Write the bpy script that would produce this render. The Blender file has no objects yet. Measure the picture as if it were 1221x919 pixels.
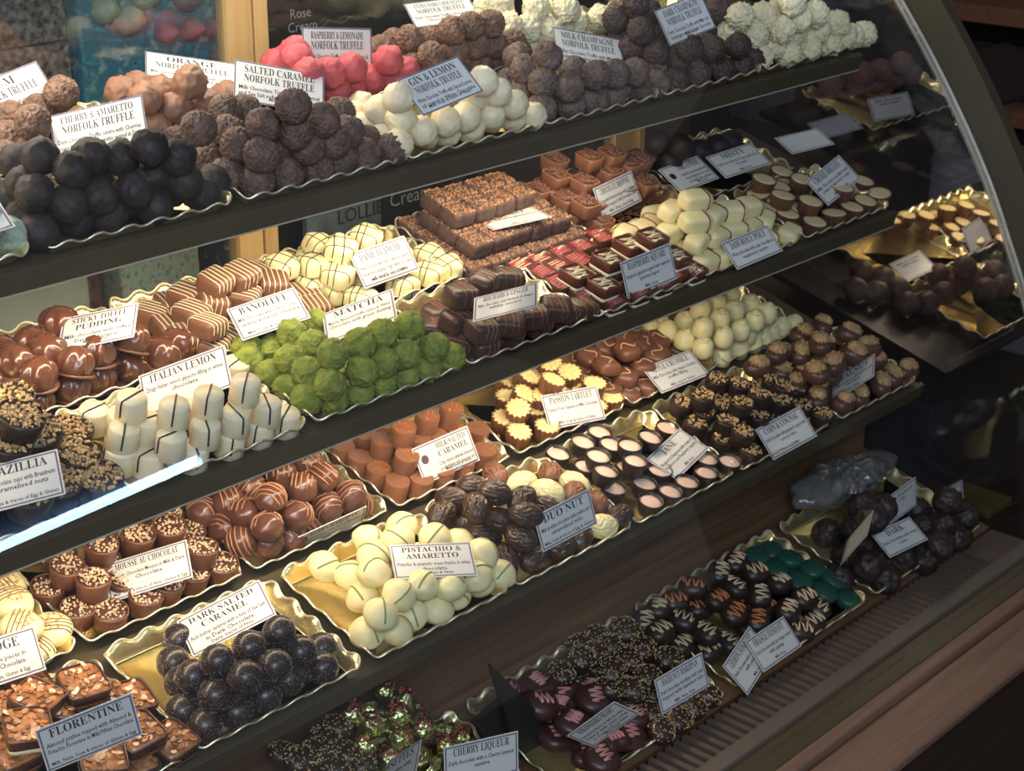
import bpy, bmesh, math, random
import numpy as np
from mathutils import Vector, Matrix, noise
R=math.radians
U=0.23            # one tray length in metres
CZ=1.62           # eye height
def W(x,y,z): return Vector((x*U,y*U,z*U+CZ))
scene=bpy.context.scene; COL=scene.collection
# ------------------------------------------------------------ camera
cam=bpy.data.cameras.new('camera'); co=bpy.data.objects.new('camera',cam); COL.objects.link(co); scene.camera=co
pit,yaw,rol=R(21.71),R(47.41),R(.236)
F=Vector((math.sin(yaw)*math.cos(pit),math.cos(yaw)*math.cos(pit),-math.sin(pit)))
Rt=Vector((math.cos(yaw),-math.sin(yaw),0)); Up=Rt.cross(F)
R2=Rt*math.cos(rol)+Up*math.sin(rol); U2=-Rt*math.sin(rol)+Up*math.cos(rol)
M=Matrix((R2,U2,-F)).transposed().to_4x4(); M.translation=W(0,0,0); co.matrix_world=M
cam.sensor_width=36; cam.sensor_fit='HORIZONTAL'; cam.lens=2050/1221*36; cam.clip_start=.05
cam.dof.use_dof=True; cam.dof.focus_distance=7.9*U; cam.dof.aperture_fstop=15.0
# ------------------------------------------------------------ world, light, exposure
w=bpy.data.worlds.new('shop_light'); scene.world=w; w.use_nodes=True
w.node_tree.nodes['Background'].inputs[0].default_value=(.72,.70,.74,1); w.node_tree.nodes['Background'].inputs[1].default_value=.20
scene.view_settings.view_transform='Standard'; scene.view_settings.look='None'; scene.view_settings.gamma=1.0
scene.view_settings.exposure=0.10
def area(name,loc,target,sx,sy,power,col,spread=None):
    l=bpy.data.lights.new(name,'AREA'); l.shape='RECTANGLE'; l.size=sx*U; l.size_y=sy*U; l.energy=power; l.color=col
    if spread: l.spread=R(spread)
    o=bpy.data.objects.new(name,l); COL.objects.link(o); o.location=W(*loc)
    d=(W(*target)-W(*loc)).normalized()
    x=Vector((1,0,0)); z=-d; y=z.cross(x).normalized(); x=y.cross(z)
    m=Matrix((x,y,z)).transposed().to_4x4(); m.translation=W(*loc); o.matrix_world=m
    return o
WARM=(1,.80,.55); COOL=(.70,.83,1)
area('case_top_light',(5.2,6.85,-1.0),(5.4,6.5,-2.2),6.6,.25,4.2,(1,.87,.68))
area('shelf_light',(4.9,6.15,-2.30),(4.9,6.75,-3.4),5.6,.10,4.2,WARM)
area('shelf_light',(5.2,5.95,-3.34),(5.2,6.45,-4.6),5.8,.10,4.2,WARM)
area('shop_window_daylight',(-3.5,-4,4.2),(5.5,5.5,-3),7,5,62,COOL)
# ------------------------------------------------------------ helpers
TL=R(16.0)
Y0={3:5.41,2:5.67,1:5.958,0:4.85}; Z0={3:-4.348,2:-3.137,1:-2.095,0:-5.3}
def SW(s,x,d,h):  # point on the sloping shelf s: along, up the slope, above it
    return W(x,Y0[s]+d*math.cos(TL)-h*math.sin(TL),Z0[s]+d*math.sin(TL)+h*math.cos(TL))
MT={}
def mat(name,col,rough=.5,metal=0,bump=0,bscale=60,var=0,vscale=20,col2=None,coat=0,spec=.5,emit=None,es=0,detail=3,sss=0,bdist=.001):
    if name in MT: return MT[name]
    m=bpy.data.materials.new(name); m.use_nodes=True; nt=m.node_tree; b=nt.nodes['Principled BSDF']
    b.inputs['Base Color'].default_value=(*col,1); b.inputs['Roughness'].default_value=rough; b.inputs['Metallic'].default_value=metal
    b.inputs['Coat Weight'].default_value=coat; b.inputs['Coat Roughness'].default_value=.15; b.inputs['Specular IOR Level'].default_value=spec
    if sss: b.inputs['Subsurface Weight'].default_value=sss; b.inputs['Subsurface Scale'].default_value=.004
    if emit: b.inputs['Emission Color'].default_value=(*emit,1); b.inputs['Emission Strength'].default_value=es
    tc=nt.nodes.new('ShaderNodeTexCoord')
    if var or col2:
        n=nt.nodes.new('ShaderNodeTexNoise'); n.inputs['Scale'].default_value=vscale; n.inputs['Detail'].default_value=detail
        nt.links.new(tc.outputs['Object'],n.inputs['Vector'])
        r=nt.nodes.new('ShaderNodeValToRGB'); r.color_ramp.elements[0].position=.35; r.color_ramp.elements[1].position=.65
        c2=col2 or tuple(min(1,c*(1+var)) for c in col)
        r.color_ramp.elements[0].color=(*(c*(1-var) for c in col),1); r.color_ramp.elements[1].color=(*c2,1)
        nt.links.new(n.outputs['Fac'],r.inputs[0]); nt.links.new(r.outputs[0],b.inputs['Base Color'])
    if bump:
        n=nt.nodes.new('ShaderNodeTexNoise'); n.inputs['Scale'].default_value=bscale; n.inputs['Detail'].default_value=4
        nt.links.new(tc.outputs['Object'],n.inputs['Vector'])
        k=nt.nodes.new('ShaderNodeBump'); k.inputs['Strength'].default_value=bump; k.inputs['Distance'].default_value=bdist
        nt.links.new(n.outputs['Fac'],k.inputs['Height']); nt.links.new(k.outputs[0],b.inputs['Normal'])
    MT[name]=m; return m
def glass(name,tint,refl):
    m=bpy.data.materials.new(name); m.use_nodes=True; nt=m.node_tree; nt.nodes.clear()
    o=nt.nodes.new('ShaderNodeOutputMaterial'); t=nt.nodes.new('ShaderNodeBsdfTransparent'); g=nt.nodes.new('ShaderNodeBsdfGlossy')
    t.inputs[0].default_value=(*tint,1); g.inputs['Roughness'].default_value=.015
    lw=nt.nodes.new('ShaderNodeLayerWeight'); lw.inputs['Blend'].default_value=.5
    p=nt.nodes.new('ShaderNodeMath'); p.operation='POWER'; p.inputs[1].default_value=5; nt.links.new(lw.outputs['Facing'],p.inputs[0])
    mu=nt.nodes.new('ShaderNodeMath'); mu.operation='MULTIPLY_ADD'; mu.inputs[1].default_value=.96*refl; mu.inputs[2].default_value=.04*refl; nt.links.new(p.outputs[0],mu.inputs[0])
    mx=nt.nodes.new('ShaderNodeMixShader'); nt.links.new(mu.outputs[0],mx.inputs[0])
    nt.links.new(t.outputs[0],mx.inputs[1]); nt.links.new(g.outputs[0],mx.inputs[2]); nt.links.new(mx.outputs[0],o.inputs[0])
    MT[name]=m; return m
def me(name,v,f,m,smooth=True):
    d=bpy.data.meshes.new(name); d.from_pydata([tuple(p) for p in v],[],f); d.validate(); d.update()
    if smooth: d.polygons.foreach_set('use_smooth',[True]*len(d.polygons))
    for x in (m if isinstance(m,(list,tuple)) else [m]): d.materials.append(x)
    return d
def ob(name,data,parent=None,**kw):
    o=bpy.data.objects.new(name,data); COL.objects.link(o)
    if parent: o.parent=parent
    for k,v in kw.items(): o[k]=v
    return o
def tag(o,label,cat,group=None,kind=None):
    o['label']=label; o['category']=cat
    if group: o['group']=group
    if kind: o['kind']=kind
    return o
class MB:
    def __init__(s): s.v=[]; s.f=[]; s.mi=[]
    def add(s,v,f,mi=0):
        n=len(s.v); s.v+=[tuple(p) for p in v]; s.f+=[tuple(i+n for i in q) for q in f]; s.mi+=[mi]*len(f)
    def box(s,a,b,mi=0):
        x0,y0,z0=a; x1,y1,z1=b
        s.add([(x0,y0,z0),(x1,y0,z0),(x1,y1,z0),(x0,y1,z0),(x0,y0,z1),(x1,y0,z1),(x1,y1,z1),(x0,y1,z1)],
              [(3,2,1,0),(4,5,6,7),(0,1,5,4),(1,2,6,5),(2,3,7,6),(3,0,4,7)],mi)
    def pbox(s,o,ax,ay,az,mi=0):   # box from a corner and three edge vectors
        o,ax,ay,az=map(Vector,(o,ax,ay,az))
        s.add([o,o+ax,o+ax+ay,o+ay,o+az,o+ax+az,o+ax+ay+az,o+ay+az],[(3,2,1,0),(4,5,6,7),(0,1,5,4),(1,2,6,5),(2,3,7,6),(3,0,4,7)],mi)
    def tube(s,pts,r,n=5,closed=False,flat=1,mi=0):
        pts=[Vector(p) for p in pts]; m=len(pts); v=[];f=[]
        prev=None
        for i in range(m):
            a=pts[(i-1)%m if closed else max(i-1,0)]; b=pts[(i+1)%m if closed else min(i+1,m-1)]
            t=(b-a).normalized()
            up=Vector((0,0,1)) if abs(t.z)<.95 else Vector((1,0,0))
            x=t.cross(up).normalized(); y=x.cross(t)
            if prev and x.dot(prev)<0: x=-x;y=-y
            prev=x
            rr=r(i/(m-1)) if callable(r) else r
            for k in range(n):
                q=2*math.pi*k/n; v.append(pts[i]+x*rr*math.cos(q)+y*rr*flat*math.sin(q))
        for i in range(m if closed else m-1):
            for k in range(n):
                j=(i+1)%m; f.append((i*n+k,i*n+(k+1)%n,j*n+(k+1)%n,j*n+k))
        if not closed: f.append(tuple(range(n))[::-1]); f.append(tuple((m-1)*n+k for k in range(n)))
        s.add(v,f,mi)
    def rock(s,c,a,mi=0,rnd=random):   # little low octahedral chunk
        c=Vector(c); q=Matrix.Rotation(rnd.random()*6.28,3,Vector((rnd.random()-.5,rnd.random()-.5,rnd.random()-.5+.01)).normalized())
        e=[a*(.7+.6*rnd.random()) for _ in range(3)]
        v=[c+q@Vector(p) for p in ((e[0],0,0),(0,e[1],0),(-e[0],0,0),(0,-e[1],0),(0,0,e[2]*.8),(0,0,-e[2]*.8))]
        s.add(v,[(0,1,4),(1,2,4),(2,3,4),(3,0,4),(1,0,5),(2,1,5),(3,2,5),(0,3,5)],mi)
    def mesh(s,name,m,smooth=False):
        d=me(name,s.v,s.f,m,smooth)
        if isinstance(m,(list,tuple)) and len(m)>1 and len(d.polygons)==len(s.mi): d.polygons.foreach_set('material_index',s.mi)
        return d
def ico(sub):
    b=bmesh.new(); bmesh.ops.create_icosphere(b,subdivisions=sub,radius=1); v=[x.co.copy() for x in b.verts]; f=[tuple(y.index for y in x.verts) for x in b.faces]; b.free(); return v,f
ICO={k:ico(k) for k in (3,4,5,6)}
def star(name,rf,m,sub=4):
    v,f=ICO[sub]; return me(name,[d*rf(d)*U for d in v],f,m)
def sup(a,b,c,e,flat=None):   # superellipsoid radius, optional flat bottom at -flat
    def rf(d):
        r=(abs(d.x/a)**e+abs(d.y/b)**e+abs(d.z/c)**e)**(-1/e)
        if flat and d.z<-1e-4: r=(r**-10+(flat/-d.z)**-10)**-.1
        return r
    return rf
def stripe(rf,n,c,a0,a1,w=.0035,k=18,lift=.8):
    n=Vector(n).normalized(); u=Vector((0,0,1)); u=(u-n*u.dot(n)).normalized(); v=n.cross(u); P=[]
    for i in range(k+1):
        q=a0+(a1-a0)*i/k; e=u*math.cos(q)+v*math.sin(q); s=.08
        for _ in range(6):
            d=(n*c+e*s).normalized(); p=d*rf(d); s=max(.004,(p-n*p.dot(n)).length)
        P.append((p+ d*w*lift*.5)*U)
    return P
def lathe(name,prof,m,n=40,ex=2,flute=0,nf=20,fz=None,mi=None,cap=True,wob=0):
    # prof: (radius,z) in U; ex: superellipse exponent of the cross-section
    v=[];f=[]
    for (r,z) in prof:
        for k in range(n):
            q=2*math.pi*k/n; c,s_=math.cos(q),math.sin(q)
            g=(abs(c)**ex+abs(s_)**ex)**(-1/ex)
            rr=r*g*(1+flute*(math.cos(nf*q)) if (flute and (fz is None or fz(r,z))) else 1)
            v.append((c*rr*U,s_*rr*U,z*U))
    for i in range(len(prof)-1):
        for k in range(n): f.append((i*n+k,i*n+(k+1)%n,(i+1)*n+(k+1)%n,(i+1)*n+k))
    if cap: f.append(tuple(range(n))[::-1]); f.append(tuple((len(prof)-1)*n+k for k in range(n)))
    return me(name,v,f,m)
def sharp(me_,ang=40):
    me_.set_sharp_from_angle(angle=R(ang)); return me_
def link_tree(proto,loc,rot,label,cat,group):
    root=bpy.data.objects.new(proto['name'],None) if len(proto['parts'])>1 else bpy.data.objects.new(proto['name'],proto['parts'][0][1])
    COL.objects.link(root); root.matrix_world=Matrix.Translation(loc)@rot.to_4x4()
    if len(proto['parts'])>1:
        root.empty_display_size=.01
        for p in proto['parts']:
            c=bpy.data.objects.new(p[0],p[1]); COL.objects.link(c); c.parent=root
            if len(p)>2 and p[2]: c['kind']='stuff'
            if len(p)>3 and p[3]: c['label']=p[3]
    tag(root,label,cat,group); return root
# positions on the shelves: along, up the slope, above the rim plane (tray lengths), layer (-1 = buried)
PIECES={
 'cherry':(1,[(3.699,0.1,0.025,0),(3.901,0.148,0.016,0),(4.047,0.114,0.016,0),(4.273,0.1,0.016,0),(4.533,0.11,0.016,0),(4.657,0.183,0.016,0),(3.715,0.242,0.016,0),(4.168,0.192,0.016,0),(4.435,0.207,0.016,0),(3.727,0.4,0.016,0),(3.72,0.181,0.16,1),(3.825,0.098,0.126,1),(3.968,0.096,0.132,1),(4.154,0.1,0.125,1),(4.423,0.099,0.106,1),(3.759,0.317,0.128,1),(4.307,0.174,0.133,1),(3.872,0.152,0.25,2),(3.808,0.292,0.26,2),(4.01,0.224,0.257,2),(4.153,0.203,0.231,2),(3.829,0.483,0.134,1),(4.214,0.101,0.31,3),(4.37,0.097,0.237,2),(4.015,0.253,0.016,-1),(4.16,0.342,0.016,-1),(3.896,0.436,0.016,-1),(3.879,0.293,0.016,-1),(4.088,0.295,0.126,-1)]),
 'salted':(1,[(4.85,0.101,0.016,0),(5.026,0.102,0.016,0),(5.215,0.103,0.016,0),(5.363,0.114,0.016,0),(5.518,0.104,0.016,0),(5.701,0.1,0.016,0),(4.752,0.203,0.016,0),(5.625,0.215,0.016,0),(4.846,0.095,0.153,1),(5.136,0.104,0.133,1),(5.013,0.196,0.126,1),(5.289,0.098,0.137,1),(5.428,0.154,0.135,1),(5.125,0.211,0.016,0),(4.762,0.351,0.016,0),(5.001,0.098,0.371,3),(4.917,0.182,0.249,2),(4.83,0.242,0.14,1),(5.037,0.105,0.234,2),(5.209,0.112,0.255,2),(5.525,0.327,0.133,1),(4.615,0.273,0.25,2),(4.977,0.527,0.15,1),(4.882,0.375,0.128,1),(5.115,0.549,0.116,1),(4.75,0.56,0.016,0),(4.989,0.285,0.016,-1),(5.469,0.265,0.016,-1),(4.938,0.445,0.016,-1),(5.554,0.417,0.016,-1)]),
 'gin':(1,[(5.989,0.165,0.01,0),(6.119,0.14,0.01,0),(6.282,0.129,0.01,0),(6.478,0.167,0.01,0),(6.609,0.137,0.01,0),(6.734,0.098,0.01,0),(5.737,0.095,0.035,0),(5.762,0.223,0.014,0),(5.734,0.348,0.01,0),(5.793,0.465,0.01,0),(5.9,0.542,0.01,0),(5.897,0.102,0.079,1),(6.044,0.09,0.105,1),(5.797,0.165,0.128,1),(6.194,0.093,0.105,1),(6.39,0.099,0.08,1),(6.547,0.092,0.116,1),(5.773,0.295,0.123,1),(5.755,0.172,0.252,2),(6.265,0.096,0.294,3),(6.396,0.095,0.209,2),(6.289,0.156,0.168,2)]),
 'milkchamp':(1,[(6.84,0.135,0.017,0),(7.065,0.117,0.016,0),(7.243,0.101,0.016,0),(7.408,0.102,0.016,0),(7.668,0.138,0.016,0),(7.808,0.113,0.016,0),(6.887,0.321,0.017,0),(6.987,0.1,0.135,1),(7.202,0.101,0.175,2),(7.531,0.173,0.016,1),(7.558,0.1,0.133,1),(7.916,0.207,0.016,0),(6.943,0.254,0.254,2),(6.883,0.338,0.155,1),(6.88,0.196,0.139,1),(6.989,0.489,0.139,1),(7.372,0.099,0.152,1),(6.927,0.458,0.016,0),(7.19,0.24,0.136,1),(7.053,0.272,0.016,-1),(7.233,0.306,0.016,-1)]),
 'darkchamp':(1,[(7.969,0.1,0.013,0),(8.205,0.107,0.013,0),(8.438,0.099,0.013,0),(8.64,0.106,0.013,0),(8.791,0.131,0.013,0),(8.049,0.169,0.101,1),(7.924,0.242,0.136,1),(8.025,0.099,0.217,2),(8.38,0.174,0.125,1),(8.577,0.125,0.134,1),(7.959,0.363,0.013,0),(7.879,0.203,0.014,0),(7.843,0.526,0.238,2),(7.898,0.451,0.351,3),(7.925,0.515,0.128,1),(7.842,0.332,0.248,2),(8.34,0.567,0.125,1),(8.129,0.789,0.013,0),(7.87,0.382,0.123,1),(8.148,0.531,0.241,2),(8.677,0.408,0.24,2),(8.727,0.464,0.124,1),(8.137,0.424,0.122,1),(8.366,0.264,0.013,-1),(8.169,0.346,0.013,-1),(8.655,0.405,0.013,-1),(7.895,0.585,0.013,-1),(8.036,0.48,0.013,-1),(8.233,0.621,0.013,-1),(8.4,0.511,0.013,-1),(8.655,0.543,0.013,-1),(8.518,0.397,0.015,-1),(8.073,0.608,0.046,-1),(8.227,0.483,0.013,-1),(8.004,0.403,0.132,-1)]),
 'coconut':(1,[(9.127,0.099,0.015,0),(9.356,0.098,0.015,0),(9.602,0.1,0.015,0),(9.902,0.119,0.015,0),(8.867,0.133,0.019,0),(10.043,0.113,0.015,0),(9.008,0.144,0.074,1),(8.823,0.188,0.14,1),(9.129,0.1,0.253,3),(9.441,0.12,0.123,1),(9.624,0.102,0.15,1),(8.745,0.306,0.138,1),(8.912,0.226,0.243,2),(9.085,0.232,0.243,2),(9.024,0.115,0.361,3),(9.339,0.114,0.249,2),(8.702,0.248,0.259,2),(8.969,0.099,0.201,2),(9.2,0.151,0.122,1),(8.808,0.431,0.113,1),(9.765,0.1,0.047,1),(9.267,0.213,0.015,-1),(8.925,0.279,0.015,-1),(9.193,0.339,0.015,-1),(9.09,0.242,0.015,-1),(9.061,0.392,0.015,-1)]),
 'coconutback':(1,[(7.379,0.783,0.137,1),(7.465,0.822,0.236,2),(7.611,0.723,0.245,2),(7.385,1.117,0.126,1),(7.363,0.976,0.128,1),(7.435,0.799,0.013,0),(7.511,0.728,0.124,1),(7.248,0.817,0.152,1),(7.667,0.779,0.133,1),(7.804,0.782,0.122,1),(7.716,0.907,0.118,1),(7.279,0.947,0.238,2),(7.57,0.827,0.013,0),(7.995,0.747,0.125,1),(7.796,0.866,0.013,0),(8.014,0.826,0.013,0),(7.734,0.733,0.013,-1),(7.637,0.947,0.013,-1),(7.4,1.04,0.013,-1),(7.494,0.941,0.013,-1)]),
 'orange':(1,[(4.912,0.725,0.221,2),(4.841,0.719,0.1,1),(5.042,0.721,0.072,1),(4.871,0.873,0.112,1),(4.709,0.779,0.145,1),(4.783,1.06,0.035,0),(4.917,1.114,0.016,0),(4.894,0.973,0.016,0),(4.722,0.707,0.016,0),(4.934,0.792,0.016,0),(4.797,0.823,0.016,0),(5.276,0.868,0.016,0),(5.064,0.851,0.016,0)]),
 'pink':(1,[(5.956,0.719,0.136,2),(5.807,0.715,0.133,1),(6.219,0.719,0.137,2),(6.157,0.764,0.016,1),(6.292,0.727,0.016,0),(6.017,0.763,0.016,0),(5.881,0.72,0.016,0),(5.808,0.837,0.016,0),(5.667,0.719,0.15,1),(5.809,0.991,0.132,1),(5.89,1.131,0.016,0),(5.721,0.879,0.15,1),(6.272,0.866,0.016,1),(6.427,0.776,0.016,0),(5.76,1.072,0.028,0)]),
 'extradark':(1,[(6.976,0.719,0.244,3),(6.832,0.737,0.244,2),(6.69,0.74,0.233,2),(6.89,0.724,0.126,1),(7.03,0.715,0.115,1),(6.739,0.728,0.111,1),(6.542,0.716,0.118,1),(6.691,0.88,0.116,1),(6.566,0.924,0.122,1),(6.63,0.985,0.023,0),(6.656,1.114,0.01,0),(6.507,1.065,0.013,0),(7.2,0.721,0.099,1),(7.108,0.713,0.01,0),(6.952,0.729,0.01,0),(6.559,0.829,0.01,0),(7.296,0.734,0.01,0),(6.769,0.875,0.01,-1),(6.902,0.875,0.01,-1)]),
 'rum':(1,[(4.383,0.981,0.139,1),(4.082,0.755,0.148,1),(4.041,0.871,0.023,0),(3.934,0.721,0.016,0),(4.181,0.903,0.016,0),(4.314,1.045,0.032,0),(4.168,1.046,0.017,0),(4.433,1.123,0.016,0),(4.077,0.732,0.016,-1)]),
 'mint':(1,[(3.582,0.142,0.016,0),(3.435,0.091,0.14,1),(3.441,0.156,0.016,0),(3.316,0.1,0.064,1)]),
 'sticky':(2,[(3.804,0.927,0.111,1),(3.818,0.769,0.129,1),(3.965,0.921,0.123,1),(4.17,0.807,0.127,2),(4.322,0.779,0.16,2),(4.008,0.769,0.0,0),(4.168,0.792,0.0,0),(4.328,0.775,0.005,1),(4.495,0.769,0.022,1),(3.78,0.927,0.0,0),(3.813,0.769,0.0,0),(4.014,0.768,0.127,1),(3.982,1.065,0.073,1),(4.148,1.096,0.118,1),(4.64,0.835,0.0,0),(3.893,1.151,0.0,0),(3.94,0.948,0.0,-1),(4.197,1.124,0.0,-1)]),
 'banoffee':(2,[(4.878,1.089,0.078,1),(4.985,1.0,0.178,2),(5.139,0.998,0.178,2),(5.333,0.967,0.095,1),(5.127,0.942,0.083,1),(4.947,0.964,0.087,1),(4.849,1.159,-0.012,0),(4.801,0.94,0.079,1),(4.791,0.798,0.087,1),(4.709,0.988,-0.003,0),(4.709,1.13,-0.012,0),(5.051,0.972,-0.01,0),(4.709,0.848,0.019,0),(4.954,0.79,-0.012,0),(4.812,0.768,-0.012,0),(5.357,1.103,0.071,1),(5.489,0.793,-0.0,0),(5.536,0.928,-0.012,0),(5.434,1.025,-0.012,0),(5.317,0.87,-0.012,0),(5.246,1.077,-0.012,-1),(5.095,1.109,-0.012,-1)]),
 'dame':(2,[(5.808,1.152,0.098,1),(5.762,0.945,0.202,2),(5.966,0.977,0.202,2),(5.646,1.008,0.099,1),(5.701,0.874,0.098,1),(5.483,1.071,0.098,1),(5.644,1.113,-0.007,0),(5.617,0.971,0.003,0),(5.719,0.879,-0.007,0),(5.782,0.759,-0.005,0),(6.192,0.864,-0.007,0),(6.032,0.942,-0.007,0),(6.271,0.984,-0.007,0),(6.452,0.927,-0.007,0),(6.453,0.784,0.002,0),(6.311,0.787,-0.007,0),(6.093,0.761,-0.007,0),(5.876,1.077,-0.007,-1),(6.036,1.086,-0.007,-1),(5.798,1.198,-0.007,-1),(5.89,0.925,-0.007,-1)]),
 'brazillia':(2,[(3.526,0.532,0.21,2),(3.458,0.374,0.242,2),(3.552,0.367,0.138,1),(3.781,0.462,-0.002,0),(3.704,0.299,-0.002,0),(3.376,0.336,0.129,1),(3.698,0.12,-0.002,0),(3.492,0.5,0.074,1),(3.527,0.171,-0.002,0),(3.36,0.129,0.03,0),(3.308,0.334,-0.002,-1),(3.508,0.351,-0.002,-1),(3.361,0.525,-0.002,-1),(3.612,0.533,-0.002,-1)]),
 'lemon':(2,[(4.484,0.152,0.207,2),(4.277,0.154,0.207,2),(4.094,0.16,0.207,2),(3.965,0.29,0.207,2),(4.573,0.088,0.098,1),(4.395,0.092,0.1,1),(4.227,0.09,0.1,1),(4.047,0.098,0.1,1),(4.021,0.241,0.1,1),(3.898,0.241,0.1,1),(4.704,0.088,-0.006,0),(4.547,0.088,-0.006,0),(4.38,0.088,-0.006,0),(4.174,0.088,-0.006,0),(3.982,0.151,-0.006,0),(4.763,0.532,-0.006,0),(3.953,0.531,-0.006,0),(3.886,0.229,-0.006,0),(4.156,0.227,-0.006,-1),(4.283,0.227,-0.006,-1),(4.41,0.227,-0.006,-1),(4.537,0.227,-0.006,-1),(3.964,0.341,-0.006,-1),(4.283,0.227,0.089,-1),(3.964,0.341,0.089,-1)]),
 'matcha':(2,[(5.018,0.116,0.008,0),(5.173,0.095,0.008,0),(5.32,0.095,0.008,0),(5.477,0.096,0.008,0),(4.887,0.154,0.022,0),(4.887,0.282,0.009,0),(4.875,0.41,0.008,0),(4.96,0.093,0.12,1),(5.159,0.091,0.134,1),(5.303,0.094,0.135,1),(5.453,0.096,0.134,1),(4.938,0.225,0.117,1),(4.936,0.353,0.11,1),(5.029,0.174,0.218,2),(5.212,0.183,0.219,2),(5.368,0.196,0.22,2),(5.548,0.189,0.219,2),(5.109,0.397,0.119,1),(5.089,0.526,0.113,1),(4.842,0.533,0.016,0),(5.026,0.578,0.008,0),(5.383,0.67,0.008,0),(4.917,0.637,0.008,0),(5.643,0.085,0.124,1),(5.628,0.092,0.008,0),(5.806,0.095,0.008,0),(5.094,0.25,0.008,-1),(5.223,0.212,0.008,-1),(5.385,0.207,0.008,-1),(5.554,0.199,0.008,-1),(5.672,0.251,0.008,-1),(5.02,0.379,0.008,-1),(5.169,0.39,0.008,-1),(5.278,0.327,0.008,-1),(5.404,0.344,0.008,-1),(5.53,0.325,0.008,-1)]),
 'rhubarb':(2,[(6.023,0.294,0.202,2),(6.227,0.335,0.202,2),(6.382,0.302,0.202,2),(5.98,0.252,0.09,1),(6.019,0.108,0.104,1),(6.22,0.103,0.084,1),(6.412,0.103,0.074,1),(6.599,0.104,0.069,1),(5.934,0.178,-0.004,0),(6.07,0.112,-0.007,0),(6.282,0.12,-0.007,0),(6.498,0.126,-0.007,0),(6.698,0.117,-0.007,0),(6.848,0.108,-0.007,0),(6.054,0.454,-0.007,0),(5.924,0.338,-0.007,0),(6.16,0.284,-0.007,-1),(6.328,0.284,-0.007,-1),(6.496,0.284,-0.007,-1),(6.242,0.435,-0.007,-1),(6.41,0.435,-0.007,-1),(6.16,0.284,0.086,-1),(6.328,0.284,0.086,-1),(6.242,0.435,0.086,-1)]),
 'raspsq':(2,[(6.867,0.617,-0.022,0),(7.034,0.62,-0.022,0),(7.222,0.631,-0.022,0),(7.397,0.619,-0.022,0),(7.6,0.635,-0.022,0),(6.936,0.489,-0.022,0),(7.074,0.487,-0.022,0),(7.241,0.494,-0.02,0),(6.926,0.353,-0.012,0),(6.991,0.234,-0.018,0),(7.089,0.1,-0.022,0),(7.299,0.099,-0.022,0),(7.508,0.099,-0.022,0),(7.835,0.099,-0.022,0),(7.0,0.309,0.054,1),(7.059,0.154,0.054,1),(7.579,0.402,0.054,1),(7.187,0.253,0.13,2),(7.655,0.309,0.13,2),(7.745,0.177,0.054,1),(7.665,0.125,-0.022,-1),(7.153,0.222,-0.022,-1),(7.294,0.268,-0.022,-1),(7.45,0.264,-0.022,-1),(7.725,0.264,-0.022,-1),(7.511,0.403,-0.022,-1),(7.665,0.403,-0.022,-1),(7.133,0.358,-0.022,-1),(7.272,0.26,0.043,-1),(7.588,0.264,-0.022,-1)]),
 'jam':(2,[(8.087,0.369,0.273,3),(8.025,0.287,0.179,2),(8.2,0.284,0.178,2),(8.375,0.279,0.178,2),(8.54,0.263,0.178,2),(7.999,0.45,0.177,2),(7.943,0.383,0.083,1),(7.993,0.217,0.083,1),(8.171,0.207,0.083,1),(8.341,0.201,0.093,1),(8.503,0.198,0.075,1),(8.668,0.204,0.082,1),(8.009,0.132,-0.009,0),(8.182,0.113,-0.012,0),(7.962,0.29,-0.012,0),(7.897,0.554,0.015,0),(7.732,0.548,0.019,0),(8.865,0.111,-0.012,0),(8.051,0.592,-0.012,0),(8.198,0.668,-0.012,0),(8.449,0.14,-0.012,-1),(8.633,0.14,-0.012,-1),(8.185,0.291,-0.012,-1),(8.359,0.306,-0.012,-1),(8.544,0.306,-0.012,-1),(8.71,0.306,-0.012,-1),(8.264,0.473,-0.012,-1),(8.091,0.427,-0.012,-1)]),
 'creme':(2,[(9.118,0.096,-0.017,0),(9.364,0.101,-0.017,0),(9.571,0.107,-0.017,0),(9.969,0.135,-0.017,0),(9.755,0.119,-0.017,0),(9.026,0.253,-0.017,0),(8.94,0.37,-0.017,0),(9.17,0.198,0.069,1),(9.045,0.332,0.069,1),(9.114,0.542,0.069,1),(9.525,0.662,-0.017,0),(9.403,0.52,-0.017,0),(9.274,0.508,0.0,0),(9.391,0.423,0.069,1),(9.573,0.221,0.069,1),(10.006,0.308,-0.017,0),(9.068,0.511,-0.017,0),(9.18,0.255,-0.017,-1),(9.622,0.255,-0.017,-1),(9.105,0.383,-0.017,-1)]),
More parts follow.
